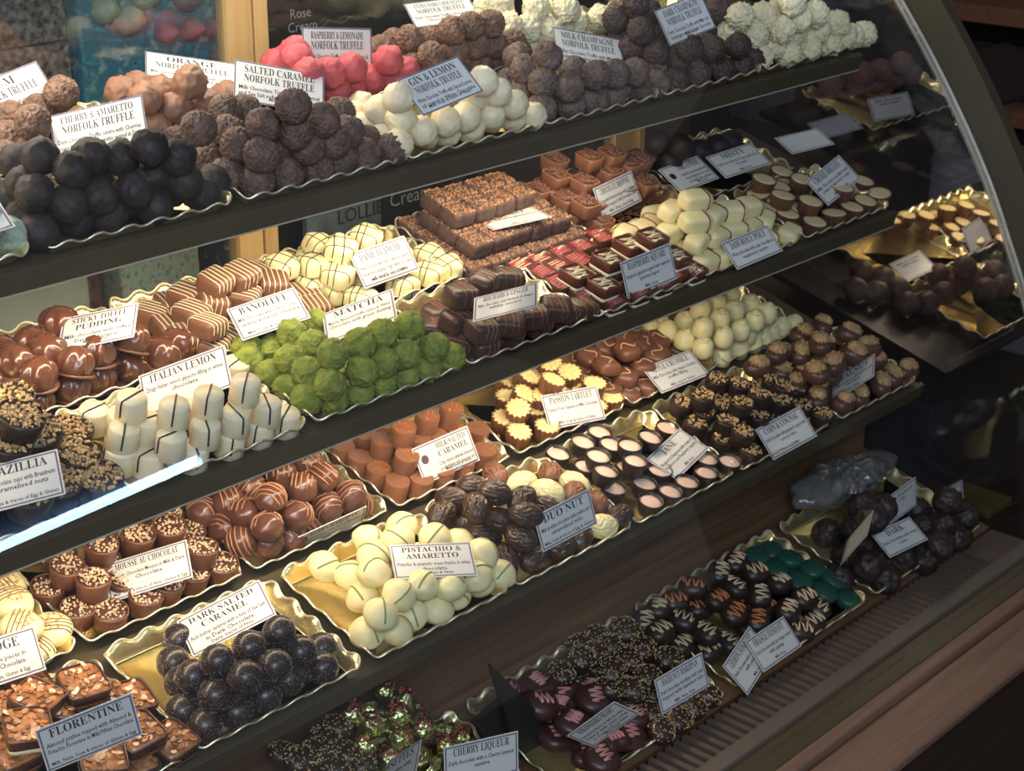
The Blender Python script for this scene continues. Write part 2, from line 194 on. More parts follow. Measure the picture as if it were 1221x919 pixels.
 'chocbrownie':(2,[(7.886,1.055,0.239,3),(8.07,1.034,0.239,3),(7.79,1.235,0.154,2),(7.638,1.084,0.154,2),(7.749,0.949,0.154,2),(8.027,0.99,0.154,2),(8.224,0.998,0.154,2),(7.538,1.106,0.069,1),(7.609,0.956,0.067,1),(7.641,0.823,0.093,1),(8.405,1.059,0.069,1),(7.929,0.953,0.069,1),(8.288,0.878,0.069,1),(8.357,1.01,0.154,2),(7.742,0.857,0.046,1),(7.751,0.769,-0.017,-1),(7.677,0.91,-0.017,-1),(7.813,0.895,-0.017,-1),(7.983,0.886,-0.017,-1),(8.111,0.91,-0.017,-1),(8.254,0.91,-0.017,-1),(8.398,0.91,-0.017,-1),(7.734,1.024,-0.017,-1),(7.902,0.985,-0.017,-1),(8.039,1.038,-0.017,-1),(8.181,1.039,-0.017,-1),(8.324,1.039,-0.017,-1),(7.67,1.174,-0.017,-1),(7.835,1.101,-0.017,-1),(7.977,1.19,-0.017,-1),(8.111,1.169,-0.017,-1),(8.111,0.91,0.058,-1),(7.758,1.047,0.055,-1),(8.044,1.036,0.058,-1),(8.181,1.039,0.058,-1),(7.67,1.146,0.056,-1),(7.783,1.204,0.005,-1),(7.941,1.087,0.021,-1)]),
 'darkballs':(2,[(8.555,1.049,0.242,2),(8.636,0.925,0.256,2),(8.961,0.982,0.126,1),(9.152,0.978,0.126,1),(9.555,1.124,0.013,0),(8.638,1.097,0.102,1),(8.626,0.963,0.126,1),(8.62,1.212,0.013,0),(9.466,0.972,0.013,0),(8.995,0.91,0.013,-1),(9.138,0.899,0.013,-1),(8.91,1.062,0.013,-1)]),
 'fudge':(3,[(3.635,1.169,0.112,1),(3.577,1.003,0.112,1),(3.757,1.019,-0.002,0),(3.597,1.203,-0.002,0),(3.613,0.948,-0.002,0),(3.739,1.375,-0.002,0)]),
 'mousse':(3,[(4.2,1.277,0.098,1),(4.399,1.246,0.097,1),(4.571,1.222,0.098,1),(3.971,1.227,0.097,1),(4.021,1.083,0.098,1),(4.606,1.001,0.098,1),(3.917,1.045,-0.007,0),(4.035,0.946,-0.007,0),(4.236,0.944,-0.007,0),(4.707,0.946,-0.007,0),(4.537,0.968,-0.007,0),(3.888,1.248,-0.007,0),(4.066,1.423,-0.007,0),(4.421,1.419,-0.007,0),(4.385,0.972,-0.007,0),(4.722,1.236,-0.007,0),(4.711,1.406,-0.007,0),(4.221,1.097,-0.007,0),(4.055,1.271,-0.007,-1),(4.226,1.28,-0.007,-1),(4.566,1.28,-0.007,-1)]),
 'marzipan':(3,[(4.961,1.239,0.132,1),(5.129,1.27,0.139,1),(5.049,1.024,0.257,2),(5.24,1.004,0.265,2),(5.338,1.26,0.145,1),(5.414,1.022,0.258,2),(5.52,1.266,0.146,1),(5.556,0.942,0.132,1),(5.394,0.942,0.12,1),(4.956,1.094,0.152,1),(4.976,0.941,0.159,1),(5.167,0.936,0.16,1),(4.846,1.299,0.063,0),(4.891,1.166,0.028,0),(4.884,1.018,0.048,0),(5.013,0.959,0.018,0),(5.161,0.941,0.018,0),(5.3,0.986,0.018,0),(4.908,1.423,0.018,0),(5.046,1.474,0.018,0),(5.646,0.966,0.018,0),(5.442,1.035,0.018,-1),(5.134,1.118,0.018,-1),(5.289,1.133,0.018,-1),(5.528,1.178,0.018,-1),(5.047,1.273,0.018,-1),(5.214,1.266,0.018,-1),(5.41,1.281,0.018,-1),(5.611,1.298,0.018,-1),(5.428,1.14,0.115,-1)]),
 'caramel':(3,[(6.119,1.145,0.207,2),(6.314,1.162,0.207,2),(6.497,1.153,0.207,2),(6.049,1.216,0.1,1),(6.063,1.041,0.1,1),(6.744,1.116,-0.006,0),(5.913,1.391,-0.006,0),(5.929,1.259,-0.006,0),(5.95,1.124,-0.006,0),(5.965,0.985,-0.006,0),(6.1,0.932,-0.006,0),(6.269,0.932,-0.006,0),(6.439,0.932,-0.006,0),(6.62,0.941,-0.006,0),(6.105,1.419,-0.006,0),(6.299,1.426,-0.006,0),(6.239,1.125,0.104,1),(6.361,1.113,0.097,1),(6.104,1.081,-0.006,-1),(6.242,1.081,-0.006,-1),(6.379,1.081,-0.006,-1),(6.516,1.081,-0.006,-1),(6.041,1.207,-0.006,-1),(6.171,1.205,-0.006,-1),(6.309,1.205,-0.006,-1),(6.446,1.205,-0.006,-1),(6.583,1.205,-0.006,-1),(6.516,1.081,0.089,-1),(6.446,1.205,0.089,-1)]),
 'passion':(3,[(7.601,1.331,0.083,1),(7.341,1.306,0.083,1),(7.328,1.098,0.178,2),(7.633,1.194,0.083,1),(7.679,1.021,0.083,1),(7.179,1.174,0.084,1),(7.04,1.081,0.083,1),(6.974,0.99,-0.012,0),(7.171,0.935,-0.012,0),(7.786,0.934,-0.012,0),(7.31,1.405,-0.012,0),(7.279,1.093,0.082,1),(7.184,1.284,-0.012,0),(7.427,0.948,-0.012,0),(6.995,1.132,-0.012,0),(7.624,0.934,-0.012,0),(7.237,1.089,-0.012,-1),(7.381,1.089,-0.012,-1),(7.668,1.089,-0.012,-1),(7.307,1.219,-0.012,-1),(7.594,1.219,-0.012,-1),(7.524,1.348,-0.012,-1),(7.668,1.348,-0.012,-1)]),
 'apple':(3,[(8.129,1.148,0.154,2),(7.86,1.09,0.154,2),(7.994,1.015,0.069,1),(8.141,1.319,0.069,1),(7.955,1.292,0.068,1),(8.194,1.041,0.069,1),(8.382,1.078,0.08,1),(8.428,1.204,0.062,1),(8.565,1.214,0.064,1),(7.976,0.948,-0.017,0),(8.157,0.941,-0.017,0),(7.904,1.261,-0.017,0),(7.905,1.4,-0.017,0),(8.352,1.354,0.069,1),(8.73,1.142,-0.017,0),(7.943,1.114,-0.017,0),(8.598,1.407,-0.017,0),(8.531,1.053,-0.017,0),(7.857,1.01,0.003,0),(8.169,1.104,-0.017,-1),(8.323,1.104,-0.017,-1),(8.09,1.243,-0.017,-1),(8.398,1.243,-0.017,-1),(8.551,1.243,-0.017,-1),(8.169,1.381,-0.017,-1),(8.323,1.381,-0.017,-1)]),
 'swirl':(3,[(9.287,1.192,0.236,2),(9.103,1.179,0.236,2),(8.929,1.18,0.236,2),(9.326,1.051,0.236,2),(9.371,0.931,0.222,2),(9.148,1.054,0.236,2),(8.955,1.032,0.236,2),(9.24,0.931,0.201,2),(8.882,1.242,0.118,1),(8.751,1.019,0.236,2),(9.088,0.931,0.168,2),(8.897,0.931,0.167,2),(8.659,1.221,0.118,1),(8.692,1.089,0.118,1),(8.725,0.957,0.118,1),(9.674,0.946,0.009,1),(9.554,0.949,0.0,1),(9.313,0.93,0.0,1),(9.151,0.931,0.0,1),(8.946,0.93,0.0,1),(9.808,0.931,0.0,0),(8.875,1.435,0.0,0),(8.749,1.397,0.0,0),(9.434,0.937,0.0,0),(9.049,0.99,0.0,-1),(9.223,1.031,0.0,-1),(9.371,1.064,0.0,-1),(8.996,1.167,0.0,-1),(9.1,1.105,0.0,-1),(9.276,1.14,0.0,-1),(9.477,1.123,0.0,-1),(9.064,1.266,0.0,-1),(9.179,1.307,0.0,-1),(9.402,1.284,0.0,-1),(9.233,0.948,0.08,-1),(9.373,0.984,0.084,-1),(8.996,1.069,0.06,-1),(9.134,1.022,0.072,-1),(9.29,1.068,0.084,-1),(9.073,1.183,0.081,-1),(9.177,1.192,0.026,-1),(9.379,1.176,0.039,-1)]),
 'florentine':(3,[(3.383,0.584,0.084,1),(3.613,0.566,0.068,1),(3.255,0.453,0.089,1),(3.478,0.574,0.013,0),(3.19,0.448,-0.017,0),(3.649,0.556,-0.017,0),(3.633,0.179,0.068,1),(3.778,0.12,-0.017,0),(3.423,0.145,0.069,1),(3.781,0.436,-0.017,0),(3.562,0.12,-0.017,0),(3.311,0.66,0.017,0),(3.582,0.338,-0.017,0),(3.456,0.744,-0.017,0)]),
 'darksalted':(3,[(3.933,0.245,0.008,0),(3.956,0.111,0.013,0),(4.129,0.099,0.008,0),(4.41,0.214,0.008,0),(4.656,0.104,0.008,0),(4.088,0.522,0.008,0),(4.202,0.629,0.008,0),(4.031,0.314,0.114,1),(4.107,0.251,0.218,2),(4.041,0.163,0.113,1),(4.148,0.098,0.217,2),(4.322,0.098,0.199,2),(4.283,0.241,0.223,2),(4.47,0.248,0.22,2),(4.535,0.151,0.135,1),(4.531,0.155,0.008,0),(4.292,0.095,0.026,1),(4.74,0.211,0.008,0),(4.226,0.205,0.008,0),(4.42,0.095,0.06,1),(4.082,0.255,0.008,-1),(4.323,0.332,0.008,-1),(4.495,0.323,0.008,-1),(4.619,0.271,0.008,-1),(4.04,0.395,0.008,-1),(4.188,0.339,0.008,-1),(4.408,0.306,0.101,-1)]),
 'pistachio':(3,[(5.157,0.669,0.014,0),(5.217,0.529,0.026,0),(5.399,0.621,0.122,1),(5.627,0.61,0.117,1),(5.211,0.379,0.154,1),(5.316,0.49,0.132,1),(5.165,0.378,0.016,0),(5.508,0.515,0.14,1),(5.691,0.422,0.143,1),(5.818,0.35,0.101,1),(5.031,0.13,0.15,1),(5.211,0.191,0.146,1),(5.285,0.145,0.014,1),(4.999,0.166,0.018,0),(5.139,0.104,0.014,0),(5.365,0.184,0.149,1),(5.486,0.25,0.014,0),(5.492,0.105,0.135,1),(5.77,0.14,0.014,0),(5.593,0.141,0.014,0),(5.43,0.107,0.014,0),(5.681,0.102,0.122,1),(5.83,0.2,0.142,1),(5.923,0.123,0.014,0),(5.716,0.285,0.014,-1),(5.484,0.404,0.014,-1),(5.63,0.455,0.014,-1),(5.389,0.524,0.014,-1),(5.523,0.601,0.014,-1)]),
 'duo':(3,[(5.893,0.573,0.119,1),(6.043,0.644,0.117,1),(6.225,0.664,0.118,1),(6.152,0.455,0.245,2),(5.97,0.418,0.236,2),(6.055,0.555,0.0,0),(6.142,0.363,0.12,1),(6.277,0.357,0.216,2),(6.165,0.226,0.245,2),(6.131,0.195,0.118,1),(6.08,0.395,0.017,0),(6.051,0.208,0.008,0),(6.191,0.122,0.0,0),(6.394,0.111,0.0,0),(6.567,0.111,0.0,0),(6.437,0.291,0.132,1),(6.917,0.114,0.0,0),(6.89,0.276,0.0,0),(6.712,0.324,0.103,1),(6.86,0.615,0.0,0),(6.553,0.771,0.0,0),(6.513,0.547,0.108,1),(6.566,0.394,0.127,1),(6.9,0.457,0.011,0),(6.752,0.111,0.0,0),(6.274,0.306,0.0,-1),(6.459,0.306,0.0,-1),(6.643,0.306,0.0,-1),(6.364,0.473,0.0,-1),(6.549,0.473,0.0,-1),(6.274,0.639,0.0,-1),(6.457,0.636,0.0,-1)]),
 'jane':(3,[(7.43,0.729,-0.014,0),(7.253,0.711,-0.014,0),(7.022,0.707,-0.014,0),(7.112,0.489,0.077,1),(7.375,0.459,0.077,1),(7.552,0.455,0.077,1),(7.279,0.339,0.077,1),(7.033,0.363,0.077,1),(7.067,0.297,-0.014,0),(7.358,0.579,0.015,0),(7.862,0.536,-0.014,0),(7.273,0.229,-0.014,0),(7.351,0.097,-0.014,0),(7.517,0.097,-0.014,0),(7.705,0.097,-0.014,0),(7.943,0.097,-0.014,0),(7.827,0.19,-0.014,0),(7.462,0.265,-0.014,0),(7.171,0.097,-0.014,0),(7.483,0.562,-0.014,0),(7.306,0.393,-0.014,-1),(7.605,0.393,-0.014,-1),(7.083,0.528,-0.014,-1)]),
 'coin':(3,[(8.049,0.597,0.077,1),(8.106,0.496,0.168,2),(8.121,0.468,0.072,1),(8.286,0.446,0.077,1),(8.28,0.317,0.168,2),(8.473,0.316,0.168,2),(8.589,0.54,0.077,1),(8.498,0.652,0.077,1),(8.16,0.31,0.076,1),(8.154,0.18,0.078,1),(8.813,0.354,0.098,1),(8.685,0.272,0.077,1),(8.093,0.266,-0.01,0),(8.165,0.095,-0.014,0),(8.97,0.095,-0.014,0),(9.045,0.38,-0.014,0),(8.865,0.457,0.056,1),(8.011,0.438,0.032,0),(8.131,0.425,-0.014,0),(8.558,0.186,-0.014,0),(8.919,0.229,-0.014,0),(8.408,0.245,0.077,1),(8.137,0.57,-0.014,0),(8.227,0.252,-0.014,-1),(8.372,0.252,-0.014,-1),(8.668,0.256,-0.014,-1),(8.298,0.382,-0.014,-1),(8.443,0.384,-0.014,-1),(8.589,0.384,-0.014,-1),(8.249,0.502,-0.014,-1),(8.518,0.515,-0.014,-1),(8.663,0.515,-0.014,-1),(8.809,0.515,-0.014,-1),(8.443,0.646,-0.014,-1),(8.589,0.646,-0.014,-1),(8.443,0.384,0.066,-1)]),
 'walnut':(3,[(8.868,0.601,0.112,1),(9.138,0.636,0.112,1),(9.15,0.571,-0.002,0),(9.106,0.411,0.005,0),(9.098,0.232,0.0,0),(9.01,0.255,0.226,2),(9.222,0.254,0.226,2),(9.35,0.463,0.226,2),(9.521,0.705,0.112,1),(9.766,0.7,0.112,1),(9.866,0.528,0.112,1),(9.474,0.267,0.226,2),(9.846,0.349,0.112,1),(9.245,0.111,-0.002,0),(9.423,0.111,-0.002,0),(9.704,0.111,-0.002,0),(9.868,0.131,-0.002,0),(10.053,0.115,-0.002,0),(9.316,0.56,0.112,1),(9.45,0.301,-0.002,-1),(9.612,0.308,-0.002,-1),(9.771,0.306,-0.002,-1),(9.93,0.307,-0.002,-1),(9.3,0.473,-0.002,-1),(9.485,0.473,-0.002,-1),(9.854,0.473,-0.002,-1),(9.395,0.639,-0.002,-1),(9.579,0.639,-0.002,-1),(9.764,0.639,-0.002,-1),(9.239,0.315,-0.002,-1),(9.344,0.309,0.076,-1),(9.548,0.306,0.092,-1)]),
 'heart':(0,[(6.136,0.634,0.093,1),(6.262,0.56,0.037,1),(5.999,0.499,0.133,1),(6.124,0.457,0.069,1),(6.425,0.48,0.024,1),(6.047,0.309,0.12,1),(6.302,0.362,0.108,1),(6.532,0.215,-0.012,0),(6.215,0.132,0.038,0),(6.369,0.129,-0.012,0),(6.06,0.18,-0.012,0),(6.019,0.358,-0.012,0),(6.047,0.064,0.059,0),(6.28,0.363,-0.012,-1),(5.926,0.568,-0.012,-1),(6.108,0.539,-0.012,-1),(6.081,0.72,-0.012,-1)]),
 'hazelnut':(0,[(6.304,0.613,0.097,1),(6.461,0.61,0.135,1),(6.602,0.623,0.092,1),(6.566,0.457,0.104,1),(6.431,0.378,0.102,1),(6.904,0.636,0.111,1),(7.033,0.583,0.065,1),(6.876,0.484,0.099,1),(6.943,0.343,0.098,1),(6.721,0.473,0.109,1),(6.72,0.315,0.097,1),(6.565,0.298,0.095,1),(6.55,0.305,-0.007,0),(6.61,0.165,-0.007,0),(6.532,0.035,0.017,0),(6.704,0.038,-0.003,0),(6.858,0.065,-0.007,0),(7.015,0.077,-0.007,0),(6.758,0.616,0.078,1),(6.826,0.766,-0.007,0),(6.67,0.774,-0.001,0),(6.741,0.259,-0.007,0),(6.968,0.292,-0.007,-1),(6.529,0.463,-0.007,-1),(6.704,0.45,-0.007,-1),(6.886,0.431,-0.007,-1),(6.445,0.607,-0.007,-1),(6.627,0.597,-0.007,-1),(6.832,0.578,-0.007,-1),(6.961,0.666,-0.007,-1)]),
 'fondant':(0,[(7.079,0.639,0.083,1),(7.241,0.665,0.089,1),(7.043,0.5,0.132,1),(7.283,0.508,0.095,1),(7.215,0.427,0.0,0),(7.305,0.348,0.109,1),(7.485,0.275,-0.007,0),(7.405,0.663,0.075,1),(7.589,0.673,0.095,1),(7.638,0.516,0.087,1),(7.592,0.359,0.12,1),(7.706,0.253,0.087,1),(7.863,0.669,0.089,1),(7.805,0.517,0.11,1),(8.055,0.682,0.079,1),(8.041,0.53,0.117,1),(7.901,0.385,0.095,1),(8.116,0.383,0.098,1),(7.947,0.196,0.097,1),(7.322,0.303,-0.007,0),(7.588,0.586,-0.007,0),(7.964,0.347,-0.007,0),(7.993,0.14,-0.007,-1),(7.72,0.311,-0.007,-1),(7.809,0.473,-0.007,-1),(7.34,0.597,-0.007,-1),(7.907,0.636,-0.007,-1),(8.07,0.599,-0.007,-1)]),
 'zigwhite':(0,[(8.143,0.207,0.097,1),(8.27,0.157,-0.007,0),(7.957,0.076,0.016,0),(8.119,0.088,-0.004,0),(7.8,0.126,0.022,0)]),
 'greenround':(0,[(8.3,0.676,0.025,1),(8.306,0.529,0.025,1),(8.483,0.539,0.025,1),(8.35,0.36,0.025,1),(8.531,0.389,0.025,1),(8.41,0.206,0.025,1),(8.567,0.248,0.025,1),(8.569,0.113,-0.032,0),(8.516,0.696,-0.032,0),(8.421,0.323,-0.032,0),(8.21,0.525,-0.032,-1),(8.364,0.525,-0.032,-1),(8.518,0.525,-0.032,-1),(8.289,0.664,-0.032,-1)]),
 'foil':(0,[(4.968,0.933,0.271,3),(5.014,0.813,0.274,3),(5.148,0.776,0.291,3),(5.241,0.967,0.254,3),(5.285,0.704,0.178,2),(5.139,0.719,0.178,2),(5.371,0.602,0.09,1),(5.254,0.843,0.273,3),(5.207,0.617,0.083,1),(5.498,0.596,0.076,1),(5.279,0.592,-0.011,0),(4.966,0.794,0.178,2),(5.077,0.704,0.084,1),(5.469,0.506,-0.012,-1),(5.106,0.631,-0.012,-1),(5.405,0.618,-0.012,-1),(5.538,0.638,-0.012,-1),(4.839,0.722,-0.012,-1),(4.986,0.752,-0.012,-1),(5.111,0.76,-0.012,-1),(5.317,0.749,-0.012,-1),(4.791,0.874,-0.012,-1),(4.919,0.874,-0.012,-1),(5.058,0.874,-0.012,-1),(5.186,0.874,-0.012,-1),(5.469,0.874,-0.012,-1),(4.902,0.785,0.049,-1),(5.212,0.736,0.031,-1),(5.443,0.741,-0.012,-1),(4.992,0.874,0.06,-1),(5.122,0.874,0.062,-1),(5.342,0.874,-0.012,-1),(5.263,0.874,0.055,-1)]),
 'darkdeck':(0,[(4.861,0.919,0.243,3),(4.728,0.855,0.277,3),(4.821,0.801,0.182,2),(4.598,0.79,0.328,3),(4.917,0.758,0.098,1),(4.469,0.756,0.381,3),(4.686,0.729,0.228,2),(4.487,0.883,0.295,3),(4.765,0.607,-0.007,-1),(4.85,0.764,-0.007,-1),(5.024,0.764,-0.007,-1)]),
 'deckright':(0,[(8.921,0.065,0.005,0),(8.784,0.151,0.112,1),(9.193,0.108,0.011,0),(9.358,0.03,-0.002,0),(9.437,-0.001,0.112,1),(9.809,0.039,-0.002,0),(9.908,0.08,0.112,1),(9.766,0.178,0.226,2),(9.487,0.226,0.003,0),(8.873,0.34,0.005,0),(9.138,0.464,-0.002,0),(8.646,0.248,-0.002,0),(9.21,0.299,-0.002,0),(8.919,0.373,0.226,2),(8.871,0.279,0.379,3),(8.983,0.407,0.337,3),(9.147,0.349,0.303,3),(9.669,0.237,-0.002,-1),(9.802,0.36,-0.002,-1),(9.039,0.203,-0.002,-1),(9.726,0.131,0.076,-1),(9.033,0.354,0.053,-1),(9.29,0.433,0.054,-1),(8.99,0.577,-0.002,-1),(9.148,0.225,0.088,-1)]),
 'fartart':(3,[(11.979,1.491,-0.002,0),(12.2,1.482,-0.002,0),(12.122,1.297,0.112,1),(12.437,1.276,0.112,1),(12.694,1.245,0.101,1),(12.64,1.072,0.123,1),(12.411,1.18,-0.002,0),(12.275,1.025,0.015,0),(12.439,0.946,-0.002,0),(12.219,1.262,-0.002,0),(12.904,1.009,-0.002,0),(12.702,0.828,-0.002,0),(12.595,1.175,-0.002,-1),(12.485,1.36,-0.002,-1),(12.69,1.36,-0.002,-1)]),
 'farballs':(3,[(10.948,1.104,0.031,0),(11.035,0.968,0.028,0),(10.991,0.805,0.031,0),(10.773,0.853,0.028,0),(11.546,0.771,0.028,0),(11.561,0.609,0.028,0),(11.776,0.586,0.028,0),(11.315,0.584,0.028,0),(11.034,0.564,0.028,0),(11.703,0.438,0.041,0),(12.064,0.564,0.028,0),(11.542,0.594,0.191,1),(10.866,0.647,0.028,0),(10.658,0.972,0.029,0),(11.912,0.4,0.028,0)]),
 'farpink':(2,[(11.56,1.492,0.028,0),(11.401,1.282,0.164,1),(11.621,1.269,0.163,1),(11.989,1.324,0.028,0),(11.714,1.316,0.028,0),(11.492,1.342,0.038,0),(11.227,1.43,0.028,0),(12.197,1.304,0.028,0),(11.926,1.27,0.172,1)]),
}
# name cards: centre, width direction, height direction, width, height
CARDS={
 'rum':([4.2153, 7.0381, -1.7188],[0.9739, -0.087, 0.2098],[-0.1152, 0.6071, 0.7863],0.427,0.244),
 'corner':([3.351, 5.9989, -1.9206],[0.9423, -0.2801, 0.1832],[0.2017, 0.9121, 0.357],0.311,0.222),
 'cherry':([4.4138, 6.6292, -1.8257],[0.6924, -0.6868, 0.221],[0.3245, 0.5701, 0.7548],0.441,0.24),
 'orange':([5.2082, 6.964, -1.7293],[0.8372, -0.5118, -0.1928],[0.5391, 0.7132, 0.448],0.462,0.235),
 'salted':([5.4472, 6.5831, -1.7847],[0.8369, -0.5008, -0.2211],[0.4923, 0.5119, 0.704],0.455,0.233),
 'raspberry':([6.006, 6.7716, -1.6971],[0.9628, -0.2472, -0.1095],[0.1542, 0.1693, 0.9734],0.407,0.221),
 'extradark':([7.2065, 7.1912, -1.6965],[0.8972, -0.4371, 0.0624],[0.3647, 0.8132, 0.4536],0.404,0.232),
 'gin':([5.9685, 5.9748, -1.768],[0.9818, -0.0835, 0.1706],[-0.055, 0.7347, 0.6761],0.397,0.228),
 'milkchamp':([7.5996, 6.3946, -1.8764],[0.8871, -0.4027, -0.2256],[0.431, 0.5478, 0.717],0.447,0.247),
 'darkchamp':([8.0235, 6.0311, -1.701],[0.9809, -0.1002, 0.1666],[-0.0972, 0.4896, 0.8665],0.385,0.221),
 'sticky':([4.1899, 6.4377, -2.6862],[0.6206, -0.7501, 0.2287],[0.6274, 0.6499, 0.429],0.372,0.22),
 'banoffee':([5.0577, 6.2739, -2.8006],[0.8989, -0.3903, 0.1991],[0.2752, 0.8565, 0.4366],0.355,0.225),
 'dame':([5.9696, 6.4117, -2.7741],[0.9994, 0.0229, 0.0247],[-0.0331, 0.5421, 0.8397],0.408,0.202),
 'slab':([7.0143, 6.4508, -2.7617],[0.9638, -0.2626, 0.0451],[0.2617, 0.9648, 0.0252],0.396,0.229),
 'brownie':([7.9614, 6.4471, -2.8112],[0.9933, 0.0918, 0.0697],[-0.1, 0.3855, 0.9173],0.413,0.199),
 'supreme':([8.6432, 6.4177, -2.805],[0.9992, 0.0103, 0.0391],[-0.0298, 0.8416, 0.5393],0.409,0.216),
 'misty':([9.0973, 6.3571, -2.789],[0.9747, -0.1986, 0.1026],[0.1293, 0.8752, 0.4661],0.4,0.217),
 'creme':([9.5439, 5.9056, -2.9248],[0.9681, 0.0299, 0.2487],[-0.1908, 0.7313, 0.6548],0.411,0.216),
 'brazillia':([3.3092, 5.7731, -2.9608],[0.8295, -0.5315, 0.1714],[0.3792, 0.7614, 0.5258],0.365,0.227),
 'italian':([4.3889, 6.072, -2.9078],[0.6804, -0.648, 0.3423],[0.4108, 0.724, 0.5542],0.429,0.233),
 'matcha':([5.4703, 6.0673, -2.8672],[0.6639, -0.6607, 0.3503],[0.5626, 0.7499, 0.3481],0.381,0.228),
 'rhubarb':([6.0405, 5.5989, -2.8268],[0.5858, -0.7598, 0.282],[0.7199, 0.6477, 0.2494],0.339,0.218),
 'raspsq':([7.4014, 5.7504, -3.0126],[0.9942, -0.076, 0.0756],[-0.0536, 0.2579, 0.9647],0.413,0.213),
 'jam':([8.3285, 5.687, -3.0663],[0.9903, -0.1066, 0.089],[0.0081, 0.6841, 0.7293],0.414,0.19),
 'mousse':([4.3107, 6.3775, -3.9689],[0.7641, -0.5913, 0.2579],[0.4554, 0.7776, 0.4334],0.421,0.233),
 'marzipan':([5.364, 6.229, -4.0747],[0.9271, -0.3038, 0.2197],[-0.3612, -0.5667, 0.7405],0.402,0.234),
 'milksalt':([6.3051, 6.3021, -3.9704],[0.9948, -0.0812, 0.0615],[-0.0173, 0.4601, 0.8877],0.414,0.213),
 'passion':([7.3855, 6.2807, -4.0001],[0.9661, -0.254, -0.0464],[0.1823, 0.5439, 0.8191],0.414,0.215),
 'apple':([8.3307, 6.2229, -4.0183],[0.979, -0.1847, 0.0868],[0.1145, 0.8492, 0.5155],0.409,0.221),
 'fudge':([3.354, 6.1477, -3.9582],[0.9823, 0.0984, -0.1596],[0.0899, 0.5001, 0.8613],0.409,0.205),
 'florentine':([3.3471, 5.48, -4.0344],[0.931, -0.3299, 0.1564],[-0.1636, 0.006, 0.9865],0.417,0.226),
 'darksalted':([4.3769, 5.8613, -4.0594],[0.8437, -0.416, 0.3393],[0.2872, 0.8838, 0.3694],0.434,0.231),
 'pistachio':([5.482, 5.5792, -4.0722],[0.8256, -0.5605, -0.0652],[0.5434, 0.7584, 0.3599],0.426,0.23),
 'duo':([6.3658, 5.4532, -4.1188],[0.9839, -0.1301, 0.1229],[-0.0855, 0.2618, 0.9613],0.396,0.208),
 'jane':([7.6742, 5.6901, -4.2233],[0.9783, 0.1676, 0.1218],[-0.2019, 0.903, 0.3793],0.419,0.224),
 'coin':([8.5167, 5.4746, -4.2862],[0.9879, -0.1077, 0.112],[-0.0112, 0.6694, 0.7428],0.42,0.222),
 'walnut':([9.3529, 5.519, -4.1681],[0.149, -0.7218, 0.6759],[0.7875, 0.5, 0.3603],0.368,0.22),
 'liqueur':([5.2511, 5.0241, -4.8975],[0.9203, -0.3906, -0.0239],[0.0601, 0.0809, 0.9949],0.402,0.225),
 'noisette':([4.968, 5.3551, -4.992],[0.1833, -0.6944, 0.6958],[0.7462, 0.5591, 0.3614],0.399,0.216),
 'strawberry':([6.0098, 4.8635, -4.9805],[0.3656, -0.61, 0.703],[-0.7738, 0.2205, 0.5938],0.344,0.21),
 'hazel':([6.7801, 4.9322, -5.1044],[0.9973, -0.0619, 0.0405],[-0.0198, 0.3037, 0.9526],0.4,0.206),
 'orangefon':([7.6242, 4.8906, -5.1966],[0.9991, 0.0384, -0.0191],[-0.0127, 0.6897, 0.724],0.416,0.208),
 'lemonfon':([7.3939, 4.9086, -5.2154],[0.9603, 0.2428, 0.1375],[-0.2659, 0.6467, 0.7149],0.417,0.224),
 'deck_a':([9.3477, 5.0765, -4.9238],[0.9981, 0.0544, 0.0292],[-0.0351, 0.1103, 0.9933],0.396,0.206),
 'deck_b':([10.0704, 5.1562, -5.1955],[0.3422, -0.6876, 0.6404],[0.83, 0.5406, 0.137],0.339,0.23),
 'deck_c':([9.136, 4.951, -5.067],[0.9943, -0.1062, -0.0078],[0.0934, 0.8344, 0.5432],0.406,0.195),
 'far_a':([11.3481, 6.5705, -2.8282],[0.672, -0.7167, 0.1863],[0.5315, 0.642, 0.5525],0.31,0.234),
 'far_b':([10.5477, 6.5462, -2.8348],[0.8574, -0.4809, 0.1832],[0.4172, 0.858, 0.2998],0.33,0.235),
 'far_c':([10.0675, 6.4861, -2.8526],[0.9063, -0.4068, 0.1147],[0.3642, 0.8894, 0.2764],0.347,0.233),
 'far_d':([11.4242, 6.3025, -4.0434],[0.864, -0.408, 0.2949],[0.2876, 0.8808, 0.3761],0.284,0.232),
 'far_e':([12.4343, 6.3121, -4.011],[0.9942, 0.0987, 0.0439],[-0.0837, 0.4476, 0.8903],0.419,0.223),
 'deck_d':([8.6209, 4.9693, -4.891],[-0.1837, -0.5514, 0.8138],[0.8384, 0.3443, 0.4226],0.381,0.207),
}
# ------------------------------------------------------------ chocolates: colours
dark=mat('dark_chocolate',(.030,.017,.013),.38,bump=.25,bscale=90,var=.25)
darkdust=mat('cocoa_dusted_dark_chocolate',(.022,.013,.012),.62,bump=.5,bscale=150,var=.3,vscale=60)
milk=mat('milk_chocolate',(.155,.060,.034),.33,bump=.2,bscale=80,var=.12,coat=.15)
milkmatt=mat('matt_milk_chocolate',(.19,.080,.045),.48,bump=.3,bscale=90,var=.12)
flake=mat('milk_chocolate_flakes',(.125,.070,.050),.62,bump=.6,bscale=190,var=.35,vscale=90)
flakeg=mat('greyish_chocolate_flakes',(.145,.094,.078),.65,bump=.6,bscale=190,var=.35,vscale=90)
flakew=mat('warm_chocolate_flakes',(.19,.105,.066),.62,bump=.6,bscale=190,var=.35,vscale=90)
flaked=mat('dark_chocolate_flakes',(.062,.037,.029),.55,bump=.6,bscale=190,var=.35,vscale=90)
